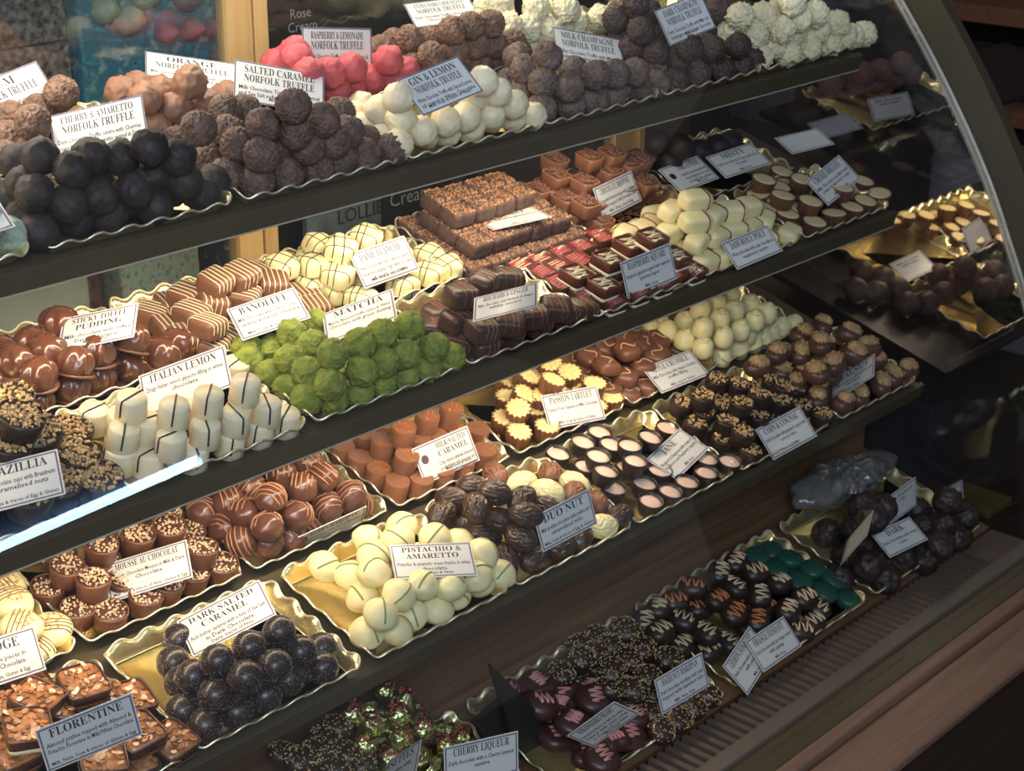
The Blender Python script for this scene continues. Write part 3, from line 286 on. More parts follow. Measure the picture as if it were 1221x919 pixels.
ivory=mat('white_chocolate',(.84,.73,.50),.40,bump=.25,bscale=50,var=.05,sss=.25)
ivoryc=mat('coconut_white_chocolate',(.82,.74,.50),.6,bump=.7,bscale=120,var=.06,sss=.2)
cream=mat('pale_yellow_white_chocolate',(.84,.75,.42),.36,bump=.2,bscale=50,var=.04,sss=.25)
orangem=mat('orange_tinted_chocolate',(.27,.13,.075),.55,bump=.4,bscale=60,var=.12)
pinkm=mat('pink_dusted_chocolate',(.47,.075,.09),.6,bump=.5,bscale=80,var=.15)
green=mat('green_tea_powder',(.20,.24,.035),.8,bump=.7,bscale=140,var=.25,vscale=70)
mintm=mat('speckled_pale_green_chocolate',(.38,.46,.36),.5,bump=.3,var=.3,vscale=150)
copper=mat('copper_brown_chocolate',(.235,.10,.055),.36,bump=.15,var=.08,coat=.2)
cacaobrown=mat('brown_powdery_cake',(.17,.095,.062),.85,bump=.9,bscale=220,var=.4,vscale=120,bdist=.002)
nut=mat('chopped_nut',(.56,.37,.17),.6,var=.3,vscale=60)
nutpale=mat('pale_chopped_nut',(.72,.52,.34),.6,var=.3,vscale=60)
crystal=mat('orange_caramel_crumb',(.55,.17,.04),.4,var=.3,vscale=90)
fillm=mat('dark_ganache_filling',(.085,.036,.025),.28)
yellow=mat('yellow_passion_fruit_filling',(.90,.62,.16),.4,var=.1,vscale=260,col2=(.97,.84,.48))
creamf=mat('cream_filling',(.74,.58,.34),.45,var=.1)
pinkf=mat('pale_pink_cream_filling',(.80,.56,.46),.45,var=.08)
redm=mat('raspberry_red_icing',(.34,.045,.05),.3)
redline=mat('dark_red_drizzle',(.25,.03,.025),.35)
pinkline=mat('dusky_pink_drizzle',(.60,.26,.24),.45)
orangeline=mat('orange_drizzle',(.55,.18,.06),.45)
marzl=mat('caramel_coloured_drizzle',(.40,.19,.10),.4)
greenline=mat('olive_green_stripe',(.26,.30,.10),.5)
greend=mat('dark_green_foil_chocolate',(.012,.075,.05),.4)
saltm=mat('fine_white_speckle',(.45,.40,.38),.6)
walnutm=mat('walnut_kernel',(.52,.32,.15),.6,bump=.5,bscale=150,var=.25,vscale=80)
florm=mat('caramelised_almond_flake',(.36,.15,.06),.3,var=.4,vscale=70,coat=.4)
foilm=mat('pale_green_gold_foil',(.55,.55,.25),.3,metal=1,bump=1,bscale=90,bdist=.003)
foilr=mat('red_foil_print',(.4,.06,.05),.35)
# ------------------------------------------------------------ chocolates: shapes (all sizes in tray lengths, scaled by U)
def lumpy(seed,r,amp,freq,rz=None,ridge=0):
    o=Vector((seed*7.3,seed*3.1,seed*1.7)); rz=rz or r
    def rf(d):
        s=1+1.5*amp*noise.noise(d*freq+o)+amp*.8*noise.noise(d*freq*2.6+o)
        if ridge: s+=ridge*max(0,.14-abs(noise.noise(d*1.7+o*2)))*1.6+ridge*.5*max(0,.12-abs(noise.noise(d*4+o)))
        if d.z<0: s*=1-.06*d.z*d.z
        return s*r*(1+(rz/r-1)*abs(d.z))
    return rf
def flaky(seed,r,amp=.07):
    o=Vector((seed*5.3,seed*9.1,seed*2.7))
    def rf(d):
        n1=abs(noise.noise(d*4.6+o)); n2=abs(noise.noise(d*9.0+o*2)); n3=noise.noise(d*17+o)
        return r*(.95+.08*noise.noise(d*1.7+o)+amp*1.9*(.45-1.8*n1)+amp*1.2*(.4-1.8*n2)+amp*.6*n3)
    return rf
def nubbly(seed,r):
    o=Vector((seed*5.3,seed*9.1,seed*2.7))
    def rf(d): return r*(.96+.15*noise.noise(d*2.2+o)+.16*noise.noise(d*5.5+o)+.09*noise.noise(d*12+o))
    return rf
PR={}
def proto(key,name,parts): PR.setdefault(key,[]).append({'name':name,'parts':parts})
def balls(key,name,mt,fn,r,n=3,sub=4,**k):
    for i in range(n): proto(key,name,[(name,star(name,fn(i+1+hash_(key),r,**k),mt,sub))])
def hash_(s): return sum(ord(c) for c in s)%17
balls('cherry','chocolate_truffle',darkdust,lumpy,.077,amp=.065,freq=1.5,ridge=.35,n=5)
balls('salted','chocolate_truffle',flake,flaky,.081,sub=5,n=3)
balls('milkchamp','chocolate_truffle',flakeg,flaky,.081,sub=5,amp=.075)
balls('darkchamp','chocolate_truffle',flaked,flaky,.078,sub=5)
balls('extradark','chocolate_truffle',flakew,flaky,.076,sub=5,amp=.08)
balls('rum','chocolate_truffle',flakew,flaky,.08,sub=5,n=2)
balls('gin','chocolate_truffle',ivory,lumpy,.074,amp=.06,freq=1.4,ridge=.3,n=5)
balls('coconut','chocolate_truffle',ivoryc,nubbly,.082,sub=5)
balls('coconutback','chocolate_truffle',ivoryc,nubbly,.08,sub=5,n=2)
balls('orange','chocolate_truffle',orangem,lumpy,.078,amp=.09,freq=1.6,ridge=.5,n=4)
balls('pink','chocolate_truffle',pinkm,lumpy,.078,amp=.06,freq=1.6,ridge=.4,n=4)
balls('mint','chocolate_truffle',mintm,lumpy,.078,amp=.06,freq=1.3,n=2)
balls('matcha','chocolate_truffle',green,lumpy,.072,amp=.075,freq=2.2,ridge=.45,n=5,sub=5)
balls('darkballs','chocolate_truffle',darkdust,lumpy,.08,amp=.06,freq=1.3,n=2)
balls('farballs','chocolate_truffle',mat('reddish_brown_chocolate',(.12,.06,.045),.5),lumpy,.09,amp=.06,freq=1.3,n=2)
balls('farpink','chocolate_truffle',mat('mauve_brown_chocolate',(.24,.12,.11),.55),lumpy,.09,amp=.06,freq=1.3,n=1)
rnd=random.Random(4)
def stripes(rf,axis,offs,a=1.9,w=.0035,flat=.6):
    mb=MB()
    for c in offs: mb.tube(stripe(rf,axis,c,-a*rnd.uniform(.85,1.1),a*rnd.uniform(.85,1.1),w),w*U,5,flat=flat)
    return mb
# sticky toffee domes: fluted half-eggs
for i in range(2):
    def rf(d,i=i):
        q=math.atan2(d.y,d.x); base=sup(.09,.075,.085,2.2,.045)(d)
        return base*(1+.11*math.cos(7*q+i)*max(0,1-abs(d.z-.35)*1.2)*(d.z>-.2)+.015*noise.noise(d*3+Vector((i,0,0))))
    proto('sticky','toffee_dome_chocolate',[('shell',star('shell',rf,mat('glossy_toffee_chocolate',(.125,.046,.026),.22,bump=.15,var=.2,coat=.4))),('base_rim',lathe('base_rim',[(.078,-.047),(.088,-.044),(.088,-.036),(.078,-.033)],milk,ex=2.1))])
# banoffee and dame blanche: softened squares with piped lines
for key,mt,lm,name in (('banoffee',milkmatt,ivory,'striped_square_chocolate'),('dame',cream,dark,'striped_square_chocolate')):
    for i in range(3):
        rf=sup(.078,.074,.05 if key=='banoffee' else .056,5.5 if key=='banoffee' else 4.2,.046)
        if key=='banoffee': mb=stripes(rf,(1,.15*i-.1,0),(-.055,-.03,-.004,.022,.05),1.8,.0032)
        else:
            mb=stripes(rf,(1,.5,0),(-.04,.03),1.9,.003); mb2=stripes(rf,(-.5,1,0),(-.03+.02*i,.04),1.9,.003); mb.add(mb2.v,mb2.f)
        proto(key,name,[('shell',star('shell',rf,mt)),('drizzle',mb.mesh('drizzle',lm,True))])
# marzipan balls with stripes, pistachio eggs with one green stripe
for i in range(4):
    rf=lumpy(i+3,.08,.06,1.5); q=i*1.3; mb=stripes(rf,(math.cos(q),math.sin(q),.25),(-.045,-.025,.0,.03,.05)[i%2:],1.5,.0042)
    proto('marzipan','marzipan_chocolate',[('shell',star('shell',rf,mat('glossy_milk_chocolate',(.105,.042,.030),.3,bump=.15,var=.15,coat=.2))),('drizzle',mb.mesh('drizzle',marzl,True))])
for i in range(4):
    rf=lumpy(i+8,.088,.03,1.2,.074); q=i*.9+.2; mb=stripes(rf,(math.cos(q),math.sin(q),.1*i),(.012*i-.02,),1.45,.0048)
    proto('pistachio','pistachio_chocolate',[('shell',star('shell',rf,cream)),('drizzle',mb.mesh('drizzle',greenline,True))])
# dark salted domes with white specks
for i in range(3):
    f0=sup(.075,.075,.078,2.1,.056); mb=MB()
    v,_=ICO[4]
    for d in rnd.sample(v,300):
        if d.z>-.4: mb.rock(d*f0(d)*U*1.002,.0021*U*rnd.uniform(.6,1.5),rnd=rnd)
    proto('darksalted','salted_caramel_dome',[('shell',star('shell',f0,mat('black_glossy_chocolate',(.024,.014,.013),.36,bump=.2,bscale=150,coat=.2))),('salt_speckles',mb.mesh('salt_speckles',saltm),True)])
# round cups with a topping
def nibs(n,rad,z,a,mt,name='nut_nibs',sq=False,dz=.006):
    mb=MB()
    for _ in range(n):
        if sq: x,y=rnd.uniform(-rad,rad),rnd.uniform(-rad,rad)
        else:
            q=rnd.uniform(0,6.28); r=rad*math.sqrt(rnd.random()); x,y=r*math.cos(q),r*math.sin(q)
        mb.rock((x*U,y*U,(z+rnd.uniform(0,dz))*U),a*U*rnd.uniform(.7,1.4),rnd=rnd)
    return (name,mb.mesh(name,mt),True)
def cup(r0,r1,h,wall=.008,lip=.006): return [(r0*.9,-h),(r0,-h+.006),(r1,h-.008),(r1-.002,h),(r1-wall+.002,h),(r1-wall,h-lip)]
def disc(r,z,m,name='filling',dome=.004,ex=2): return (name,lathe(name,[(r,z-.01),(r,z),(r*.6,z+dome*.7),(r*.1,z+dome)],m,28,ex))
for i in range(2):
    proto('mousse','mousse_cup',[('shell',lathe('shell',cup(.072,.083,.052),milk,36,cap=False)),disc(.078,.044,fillm),nibs(62+30*i,.070,.050,.0068,nutpale)])
    proto('coin','nut_topped_cup',[('shell',lathe('shell',cup(.066,.072,.045),dark,32,cap=False)),disc(.068,.038,dark),nibs(60,.062,.046,.007,nut)])
    proto('brazillia','nut_topped_cup',[('shell',lathe('shell',cup(.085,.1,.055),dark,36,cap=False)),disc(.094,.048,dark),nibs(120,.09,.054,.0085,nut,dz=.014)])
    mb=nibs(7,.04,.031,.0022,nutpale)
    proto('jane','cream_filled_cup',[('shell',lathe('shell',[(.045,-.05),(.052,-.047),(.068,-.01),(.073,.035),(.073,.045),(.069,.047),(.064,.026)],dark,36,cap=False)),disc(.065,.029,pinkf),mb])
    proto('passion','passion_fruit_tartlet',[('shell',lathe('shell',[(.048,-.05),(.054,-.048),(.068,.038),(.071,.046),(.062,.044)],mat('light_milk_chocolate',(.25,.105,.045),.42),84,flute=.10,nf=14,cap=False)),('filling',lathe('filling',[(.066,.036),(.064,.046),(.05,.049),(.02,.048)],yellow,84,flute=.10,nf=14,fz=lambda r,z:r>.055))])
    proto('creme','custard_cup',[('shell',lathe('shell',[(.05,-.045),(.056,-.043),(.07,.036),(.073,.042),(.064,.04)],mat('mid_milk_chocolate',(.15,.07,.04),.45),80,flute=.055,nf=22,cap=False)),('filling',lathe('filling',[(.066,.034),(.066,.041),(.05,.043),(.02,.043)],creamf,60,flute=.03,nf=22,fz=lambda r,z:r>.06))])
PR['fartart']=PR['passion']
for i in range(3):
    proto('caramel','caramel_cylinder',[('shell',sharp(lathe('shell',[(.062,-.056),(.065,-.05),(.066,.05),(.064,.056)],copper,40))),nibs((24,50,8)[i],.055,.056,.0042,crystal,'caramel_crumbs',dz=.003)])
# lemon cylinders: tapered white drums with a dark line over the top
for i in range(3):
    prof=[(.058,-.056),(.066,-.05),(.062,.045),(.057,.056)]
    mb=MB(); q=(.3,-.5,1.2)[i]; c,s_=math.cos(q),math.sin(q)
    pts=[(-.0655,-.02),(-.064,.03),(-.06,.056),(-.03,.0575),(0,.0575),(.03,.0575),(.06,.056),(.064,.03),(.0655,-.03)]
    mb.tube([(x*c*U,x*s_*U,z*U) for x,z in pts],.0042*U,5)
    proto('lemon','lemon_chocolate',[('shell',lathe('shell',prof,ivory,36)),('drizzle',mb.mesh('drizzle',dark,True))])
# rhubarb and ginger: rounded rectangular domes, crumb band and stripes
for i in range(3):
    rf=sup(.086,.068,.056,5,.052)
    mb=stripes(rf,(1,.1*i,0),(-.02-.01*i,.01,.035),1.7,.003)
    cr=MB()
    for _ in range(50):
        d=Vector((rnd.uniform(-.35,.1),rnd.uniform(-.6,.6),1)).normalized(); cr.rock(d*rf(d)*U,.0032*U,rnd=rnd)
    proto('rhubarb','rhubarb_ginger_chocolate',[('shell',star('shell',rf,mat('mid_dark_chocolate',(.062,.030,.022),.36,bump=.2,var=.2))),('drizzle',mb.mesh('drizzle',orangem,True)),('crumbs',cr.mesh('crumbs',mat('orange_brown_crumb',(.32,.11,.05),.6)),True)])
# raspberry squares
for i in range(4):
    hs=.07; top=redm if i!=2 else fillm
    parts=[('shell',lathe('shell',[(.066,-.022),(.073,-.018),(.074,.034),(.073,.04),(.068,.04),(.066,.033)],mat('red_brown_chocolate',(.12,.042,.03),.35),40,ex=9,cap=False)),
           ('white_base',lathe('white_base',[(.066,-.04),(.072,-.038),(.073,-.018)],ivory,40,ex=9)),disc(.067,.032,top,'icing',.001,9)]
    mb=MB()
    for k in range(7 if i!=2 else 10):
        y=-.055+.11*k/6.5 if i!=2 else rnd.uniform(-.05,.05); x=rnd.uniform(-.02,.02)
        a=rnd.uniform(-.5,.5) if i==2 else .15
        p=[Vector((x+t*.045*math.cos(a),y+t*.045*math.sin(a),.035)) for t in (-1,-.3,.3,1)]
        p=[Vector((max(-.06,min(.06,q.x)),max(-.06,min(.06,q.y)),q.z))*U for q in p]
        mb.tube(p,.0035*U,5,flat=.6)
    parts.append(('drizzle',mb.mesh('drizzle',ivory if i in (1,2) else pinkline,True)))
    proto('raspsq','raspberry_square',parts)
# jam roly poly logs
for i in range(3):
    rf=sup(.100,.062,.052,4.2)
    proto('jam','jam_log_chocolate',[('shell',star('shell',rf,cream)),('jam_line',(lambda m:m.mesh('jam_line',redline,True))(stripes(rf,(1,0,.05),(.056,),3.1,.0055)))])
# brownie cups
for i in range(2):
    mb=MB()
    for _ in range(90):
        x,y=rnd.uniform(-.055,.055),rnd.uniform(-.055,.055); a=rnd.random()*3.14; l=.012
        mb.tube([((x-l*math.cos(a))*U,(y-l*math.sin(a))*U,(.040+rnd.random()*.014)*U),((x+l*math.cos(a))*U,(y+l*math.sin(a))*U,(.040+rnd.random()*.018)*U)],.0038*U,4)
    proto('chocbrownie','brownie_cup',[('shell',lathe('shell',[(.054,-.045),(.06,-.042),(.07,.036),(.071,.042),(.065,.042),(.063,.034)],mat('terracotta_milk_chocolate',(.36,.155,.085),.45,bump=.2,var=.08),40,ex=8,cap=False)),disc(.064,.034,cacaobrown,'brownie',.002,8),('chocolate_shavings',mb.mesh('chocolate_shavings',mat('chocolate_shaving',(.24,.105,.062),.5),True),True)])
for i in range(3):
    rf=sup(.078,.078,.048,3.2,.045)
    mb=MB(); P=[]
    for k in range(20):
        t=k/19; x=-.05+.1*t; y=.02*math.sin(t*7+i); d=Vector((x,y,.04)).normalized(); P.append(d*rf(d)*U*1.01)
    mb.tube(P,.0032*U,5)
    proto('apple','apple_disc_chocolate',[('shell',star('shell',rf,mat('satin_milk_chocolate',(.17,.07,.045),.38,bump=.1,var=.1))),('drizzle',mb.mesh('drizzle',creamf,True))])
    # white swirl knobs
    mb=MB(); mb.tube([((.034-.028*k/30)*math.cos(k*.42)*U,(.034-.028*k/30)*math.sin(k*.42)*U,(.046+.016*k/30)*U) for k in range(31)],.008*U,6)
    proto('swirl','white_swirl_chocolate',[('body',lathe('body',[(.056,-.062),(.066,-.058),(.068,-.02),(.062,.02),(.05,.042),(.035,.05),(.01,.055)],cream,32)),('swirl',mb.mesh('swirl',cream,True))])
for i in range(3):
    rf=sup(.092,.092,.055,2.5,.05); mb=stripes(rf,(1,.4,0),(-.05,-.03,-.01,.01),1.4,.003)
    proto('fudge','fudge_dome',[('shell',star('shell',rf,cream)),('drizzle',mb.mesh('drizzle',milk,True)),nibs(26,.05,.05,.008,nut,'fudge_crumbs')])
    fl=MB()
    for _ in range(46):
        x,y=rnd.uniform(-.078,.078),rnd.uniform(-.078,.078); a=rnd.random()*3.14; b=rnd.uniform(-.4,.4)
        rr=.016*U; c=Vector((x*U,y*U,(.04+rnd.random()*.016)*U)); X=Vector((math.cos(a),math.sin(a),b))*rr; Yv=Vector((-math.sin(a),math.cos(a),rnd.uniform(-.4,.4)))*rr*.7; Z=X.cross(Yv).normalized()*.002*U
        ring=[c+X*math.cos(q)+Yv*math.sin(q) for q in [k*math.pi/3 for k in range(6)]]
        fl.add([p-Z for p in ring]+[p+Z for p in ring],[tuple(range(6,12)),tuple(range(5,-1,-1))]+[(k,(k+1)%6,(k+1)%6+6,k+6) for k in range(6)])
    proto('florentine','florentine_square',[('shell',lathe('shell',[(.088,-.012),(.094,-.008),(.098,.042),(.097,.046),(.091,.046),(.09,.036)],mat('dark_brown_chocolate',(.075,.03,.02),.3),40,ex=8,cap=False)),('base_layer',lathe('base_layer',[(.08,-.044),(.088,-.04),(.094,-.01)],ivory if i==1 else milk,40,ex=8)),disc(.09,.036,florm,'praline',.006,8),('almond_flakes',fl.mesh('almond_flakes',florm),True)])
# almonds: dark, milk and white, ribbed along their length
def almond(seed,mt,half=None):
    o=Vector((seed*3.3,seed,seed*2))
    def rf(d):
        b=sup(.098,.064,.06,2.15)(d)
        return b*(.95+.14*abs(math.sin(7*math.atan2(d.z,d.y+.001)+3*noise.noise(d*2+o)))*(1-d.x*d.x)+.02*noise.noise(d*3+o))
    return [('shell',star('shell',rf,mt,5))]
dk2=mat('ribbed_dark_chocolate',(.050,.027,.020),.36,coat=.1)
for i in range(3): proto('duo','almond_chocolate',almond(i,dk2))
proto('duo_milk','almond_chocolate',almond(4,mat('ribbed_milk_chocolate',(.20,.085,.045),.4)))
proto('duo_white','almond_chocolate',almond(5,cream))
# walnut halves on ovals
def walnut_half(seed):
    o=Vector((seed,seed*2,0))
    def rf(d):
        b=sup(.068,.052,.034,2.2,.014)(d)
        return b*(1+.5*(.3-abs(noise.noise(d*4.2+o))*1.8)+(-.25 if abs(d.y)<.10 and d.z>.2 else 0))
    m=star('walnut_half',rf,walnutm,4)
    for v in m.vertices: v.co.z+=.055*U
    return ('walnut_half',m)
for i in range(3): proto('walnut','walnut_chocolate',[('shell',star('shell',sup(.092,.07,.058,2.3,.052),mat('brown_satin_chocolate',(.10,.042,.03),.36,var=.1))),walnut_half(i+1)])
# hearts, nib domes, piped domes, green rounds, foil sweets
def zig(z,mt,n=6,w=.06,l=.07,name='drizzle',rf=None):
    mb=MB(); P=[]
    for k in range(n*6+1):
        t=k/(n*6); x=-l+2*l*t; y=w*math.sin(k*math.pi/3)
        if rf: d=Vector((x,y,z)).normalized(); p=d*rf(d)*1.02
        else: p=Vector((x,y,z))
        P.append(p*U)
    mb.tube(P,.0062*U,5); return (name,mb.mesh(name,mt,True))
for i in range(2):
    hr=sup(.1,.095,.05,2.4,.045)
    def hrf(d):
        q=math.atan2(d.x,d.y); return hr(d)*(1-.28*math.exp(-(q/.45)**2)*(1-d.z*d.z)+.12*math.exp(-((abs(q)-math.pi)/.5)**2)*(1-d.z*d.z))
    proto('heart','heart_chocolate',[('shell',star('shell',hrf,mat('dark_red_brown_chocolate',(.055,.018,.017),.35))),zig(.05,pinkline,3+i,.045,.05,rf=hrf)])
    dm=sup(.088,.075,.055,2.3,.05)
    cr=MB()
    for _ in range(130):
        d=Vector((rnd.gauss(0,.8),rnd.gauss(0,.8),rnd.uniform(.1,1))).normalized(); cr.rock(d*dm(d)*U*1.01,.0048*U*rnd.uniform(.6,1.4),rnd=rnd)
    proto('hazelnut','hazelnut_marzipan_chocolate',[('shell',star('shell',dm,dark)),('nut_nibs',cr.mesh('nut_nibs',nut),True)])
    PR['darkdeck']=PR['hazelnut']
    for key,mt in (('fondant',orangeline),('zigwhite',nutpale)): proto(key,'fondant_chocolate',[('shell',star('shell',dm,dark)),zig(.055,mt,3,.052,.075,rf=dm)])
    proto('fondant_pale','fondant_chocolate',[('shell',star('shell',dm,dark)),zig(.055,mat('pale_yellow_drizzle',(.55,.47,.26),.5),3,.052,.075,rf=dm)])
    proto('greenround','green_disc_chocolate',[('green_disc_chocolate',lathe('green_disc_chocolate',[(.07,-.03),(.08,-.022),(.08,.016),(.07,.028),(.02,.03)],greend,32))])
    proto('deckright','dark_chocolate_lump',[('dark_chocolate_lump',star('dark_chocolate_lump',nubbly(i+2,.1),mat('nearly_black_chocolate',(.035,.02,.018),.5,var=.5,vscale=60)))])
    fm=star('wrapper',nubbly(i+5,.065),foilm)
    tw=MB()
    for s_ in (-1,1):
        P=[Vector((s_*(.055+.05*t)*U,0,.01*U)) for t in (0,.3,1)]
        tw.tube(P,lambda t:(.012+.035*t)*U,8,flat=.5)
    mbr=nibs(26,.05,.05,.008,foilr,'foil_print')
    proto('foil','wrapped_sweet',[('wrapper',fm),('twist',tw.mesh('twist',foilm)),mbr])
# ------------------------------------------------------------ setting and case
walnutw=bpy.data.materials.new('dark_walnut_board'); walnutw.use_nodes=True
def wood(name,c1,c2,rough,axis_scale=(2,40,40)):
    m=bpy.data.materials.new(name); m.use_nodes=True; nt=m.node_tree; b=nt.nodes['Principled BSDF']; b.inputs['Roughness'].default_value=rough
    tc=nt.nodes.new('ShaderNodeTexCoord'); mp=nt.nodes.new('ShaderNodeMapping'); mp.inputs['Scale'].default_value=axis_scale
    n=nt.nodes.new('ShaderNodeTexNoise'); n.inputs['Scale'].default_value=1.5; n.inputs['Detail'].default_value=6; n.inputs['Distortion'].default_value=.6
    r=nt.nodes.new('ShaderNodeValToRGB'); r.color_ramp.elements[0].position=.3; r.color_ramp.elements[1].position=.7
    r.color_ramp.elements[0].color=(*c1,1); r.color_ramp.elements[1].color=(*c2,1)
    nt.links.new(tc.outputs['Object'],mp.inputs[0]); nt.links.new(mp.outputs[0],n.inputs['Vector']); nt.links.new(n.outputs['Fac'],r.inputs[0]); nt.links.new(r.outputs[0],b.inputs['Base Color'])
    MT[name]=m; return m
ww=wood('walnut_boards',(.085,.043,.020),(.20,.105,.050),.5)
wt=wood('brown_wood_trim',(.16,.085,.055),(.27,.15,.10),.45)
wp=wood('yellow_pine_post',(.50,.31,.12),(.60,.40,.17),.5,(40,40,2))
wr=wood('red_brown_wood_shelf',(.16,.06,.03),(.24,.10,.05),.5)
olive=mat('dark_olive_painted_metal',(.066,.052,.028),.42,var=.05)
steel=mat('brushed_steel_strip',(.17,.14,.115),.5,metal=.3,bump=.1)
chrome=mat('bright_metal_edge',(.88,.84,.74),.4,metal=.7)
slatm=mat('dark_brown_vent_metal',(.13,.09,.068),.45)
blackm=mat('matt_black_plastic',(.012,.012,.011),.5)
g_front=glass('front_glass',(.985,.99,.985),1.0); g_side=glass('side_glass',(.80,.80,.82),1.6); g_back=glass('back_glass',(.9,.93,.93),2.2)
def bx(name,m,a,b,parent=None,bev=0,**kw):
    mb=MB(); mb.box(W(*a),W(*b)); d=mb.mesh(name,m)
    o=ob(name,d,parent,**kw)
    if bev:
        k=o.modifiers.new('bevel','BEVEL'); k.width=bev*U; k.segments=2
    return o
FZ=-CZ/U
bx('floor',wood('dark_floorboards',(.03,.018,.012),(.05,.03,.02),.6),(-6,-8,FZ-.2),(24,16,FZ),kind='structure')
bx('wall_back',mat('dark_grey_plaster',(.06,.05,.05),.8,var=.2,vscale=3),(-6,15.6,FZ),(24,16,6),kind='structure')
bx('wall_right',mat('dim_mauve_grey_plaster',(.10,.085,.085),.8,var=.15,vscale=3),(20.2,-8,FZ),(20.6,15.6,6),kind='structure')
def root(name,loc,label,cat,group=None):
    o=bpy.data.objects.new(name,None); COL.objects.link(o); o.location=W(*loc); o.empty_display_size=.05; bpy.context.view_layer.update(); return tag(o,label,cat,group)
def part(name,mesh,parent,**kw):   # mesh given in world coordinates, kept in place under its parent
    o=ob(name,mesh,None,**kw); o.parent=parent; o.matrix_parent_inverse=Matrix.Translation(-parent.location); return o
def pbx(name,m,a,b,parent,bev=0,**kw):
    mb=MB(); mb.box(W(*a),W(*b)); o=part(name,mb.mesh(name,m),parent,**kw)
    if bev: k=o.modifiers.new('bevel','BEVEL'); k.width=bev*U; k.segments=2
    return o
case=root('display_case',(6,5,FZ),'long curved-glass chocolate display case with walnut front and dark metal frame','display case')
XE=10.25; XS=1.0
prof=[(9.0,.2),(7.7,-.3),(7.0,-.7),(6.42,-1.25),(5.96,-1.84),(5.63,-2.23),(5.26,-2.79),(5.11,-3.05),(4.96,-3.37),(4.83,-3.62),(4.70,-4.0),(4.5,-4.75),(4.38,-5.35)]
def smooth_profile(P,n=16,it=140):
    P=np.array(P,float);Q=[]
    for i in range(len(P)-1):
        p0=P[max(i-1,0)];p1=P[i];p2=P[i+1];p3=P[min(i+2,len(P)-1)]
        for k in range(n):
            t=k/n;Q.append(.5*((2*p1)+(-p0+p2)*t+(2*p0-5*p1+4*p2-p3)*t*t+(-p0+3*p1-3*p2+p3)*t**3))
    Q.append(P[-1]);Q=np.array(Q)
    for _ in range(it): Q[1:-1]=.25*Q[:-2]+.5*Q[1:-1]+.25*Q[2:]
    return Q
PF=smooth_profile(prof)
def offs(Q,d):
    T=np.gradient(Q,axis=0);T/=np.linalg.norm(T,axis=1)[:,None];return Q+np.stack([T[:,1],-T[:,0]],1)*d
def sheet(name,m,A,B,x0,x1,parent):
    mb=MB();n=len(A)
    v=[W(x0,*p) for p in A]+[W(x0,*p) for p in B]+[W(x1,*p) for p in A]+[W(x1,*p) for p in B]
    f=[]
    for i in range(n-1):
        f+=[(i,i+1,2*n+i+1,2*n+i),(n+i+1,n+i,3*n+i,3*n+i+1),(i+1,i,n+i,n+i+1),(2*n+i,2*n+i+1,3*n+i+1,3*n+i)]
    f+=[(0,2*n,3*n,n),(n-1,2*n-1,4*n-1,3*n-1)]
    mb.add(v,f); d=mb.mesh(name,m,True); sharp(d,50); return part(name,d,parent)
sgn=1 if offs(PF,.02)[100][0]<PF[100][0] else -1   # outwards is towards the customer
sheet('front_glass',g_front,PF,offs(PF,sgn*.022),XS,XE,case)
sheet('bright_glass_edge',chrome,offs(PF,-sgn*.02),offs(PF,sgn*.035),XE,XE+.035,case)
sheet('end_frame',olive,offs(PF,sgn*.05),offs(PF,sgn*.27),XE+.0,XE+.10,case)
sheet('end_frame_lining',blackm,offs(PF,-sgn*.045),offs(PF,sgn*.05),XE+.04,XE+.10,case)
# end glass: a flat pane filling the profile
v=[W(XE+.01,*p) for p in PF]+[W(XE+.01,9.2,-5.35)]; v2=[p+Vector((.018*U,0,0)) for p in v]; n=len(v)
mb=MB(); mb.add(v+v2,[tuple(range(n)),tuple(range(2*n-1,n-1,-1))]+[(i,(i+1)%n,(i+1)%n+n,i+n) for i in range(n)]); part('end_glass',mb.mesh('end_glass',g_side),case)
pbx('riser_panel',ww,(XS,5.92,-5.4),(XE,6.0,-4.5),case)
# sloping deck under the lowest trays
def slab(name,m,s,x0,x1,d0,d1,h0,h1,parent,bev=0,**kw):
    mb=MB(); mb.pbox(SW(s,x0,d0,h0),SW(s,x1,d0,h0)-SW(s,x0,d0,h0),SW(s,x0,d1,h0)-SW(s,x0,d0,h0),SW(s,x0,d0,h1)-SW(s,x0,d0,h0))
    o=part(name,mb.mesh(name,m),parent,**kw)
    if bev: k=o.modifiers.new('bevel','BEVEL'); k.width=bev*U; k.segments=2
    return o
slab('deck_panel',ww,0,XS,XE,0.0,1.1,-.13,-.075,case)
pbx('vent_channel',blackm,(XS,4.6,-5.56),(XE,4.85,-5.50),case)
sm=MB(); sm.box((0,0,0),(.040*U,.25*U,.03*U)); sm=sm.mesh('vent_slat',slatm)
x=5.4
while x<9.75:
    o=ob('vent_slat',sm); o.parent=case; o.matrix_parent_inverse=Matrix.Translation(-case.location); o.location=W(x,4.6,-5.41); x+=.076
pbx('vent_sheet',slatm,(9.75,4.6,-5.44),(XE,4.85,-5.38),case)
pbx('steel_strip',steel,(XS,4.49,-5.45),(14,4.6,-5.37),case,.008)
pbx('glass_channel',olive,(XS,4.30,-5.6),(14,4.488,-5.40),case,.005)
pbx('wood_moulding',wt,(XS,4.215,-5.62),(14,4.295,-5.385),case,.02)
pbx('front_board',wt,(XS,3.86,-5.50),(14,4.195,-5.43),case,.02)
pbx('lower_front_panel',wood('shade_dark_panel',(.03,.017,.012),(.05,.03,.02),.5),(XS,4.1,FZ),(14,4.25,-5.5),case)  # wood colour darkened to stand for the shadow below the front board
pbx('case_base',blackm,(XS,4.3,FZ),(XE,7.4,-5.62),case)
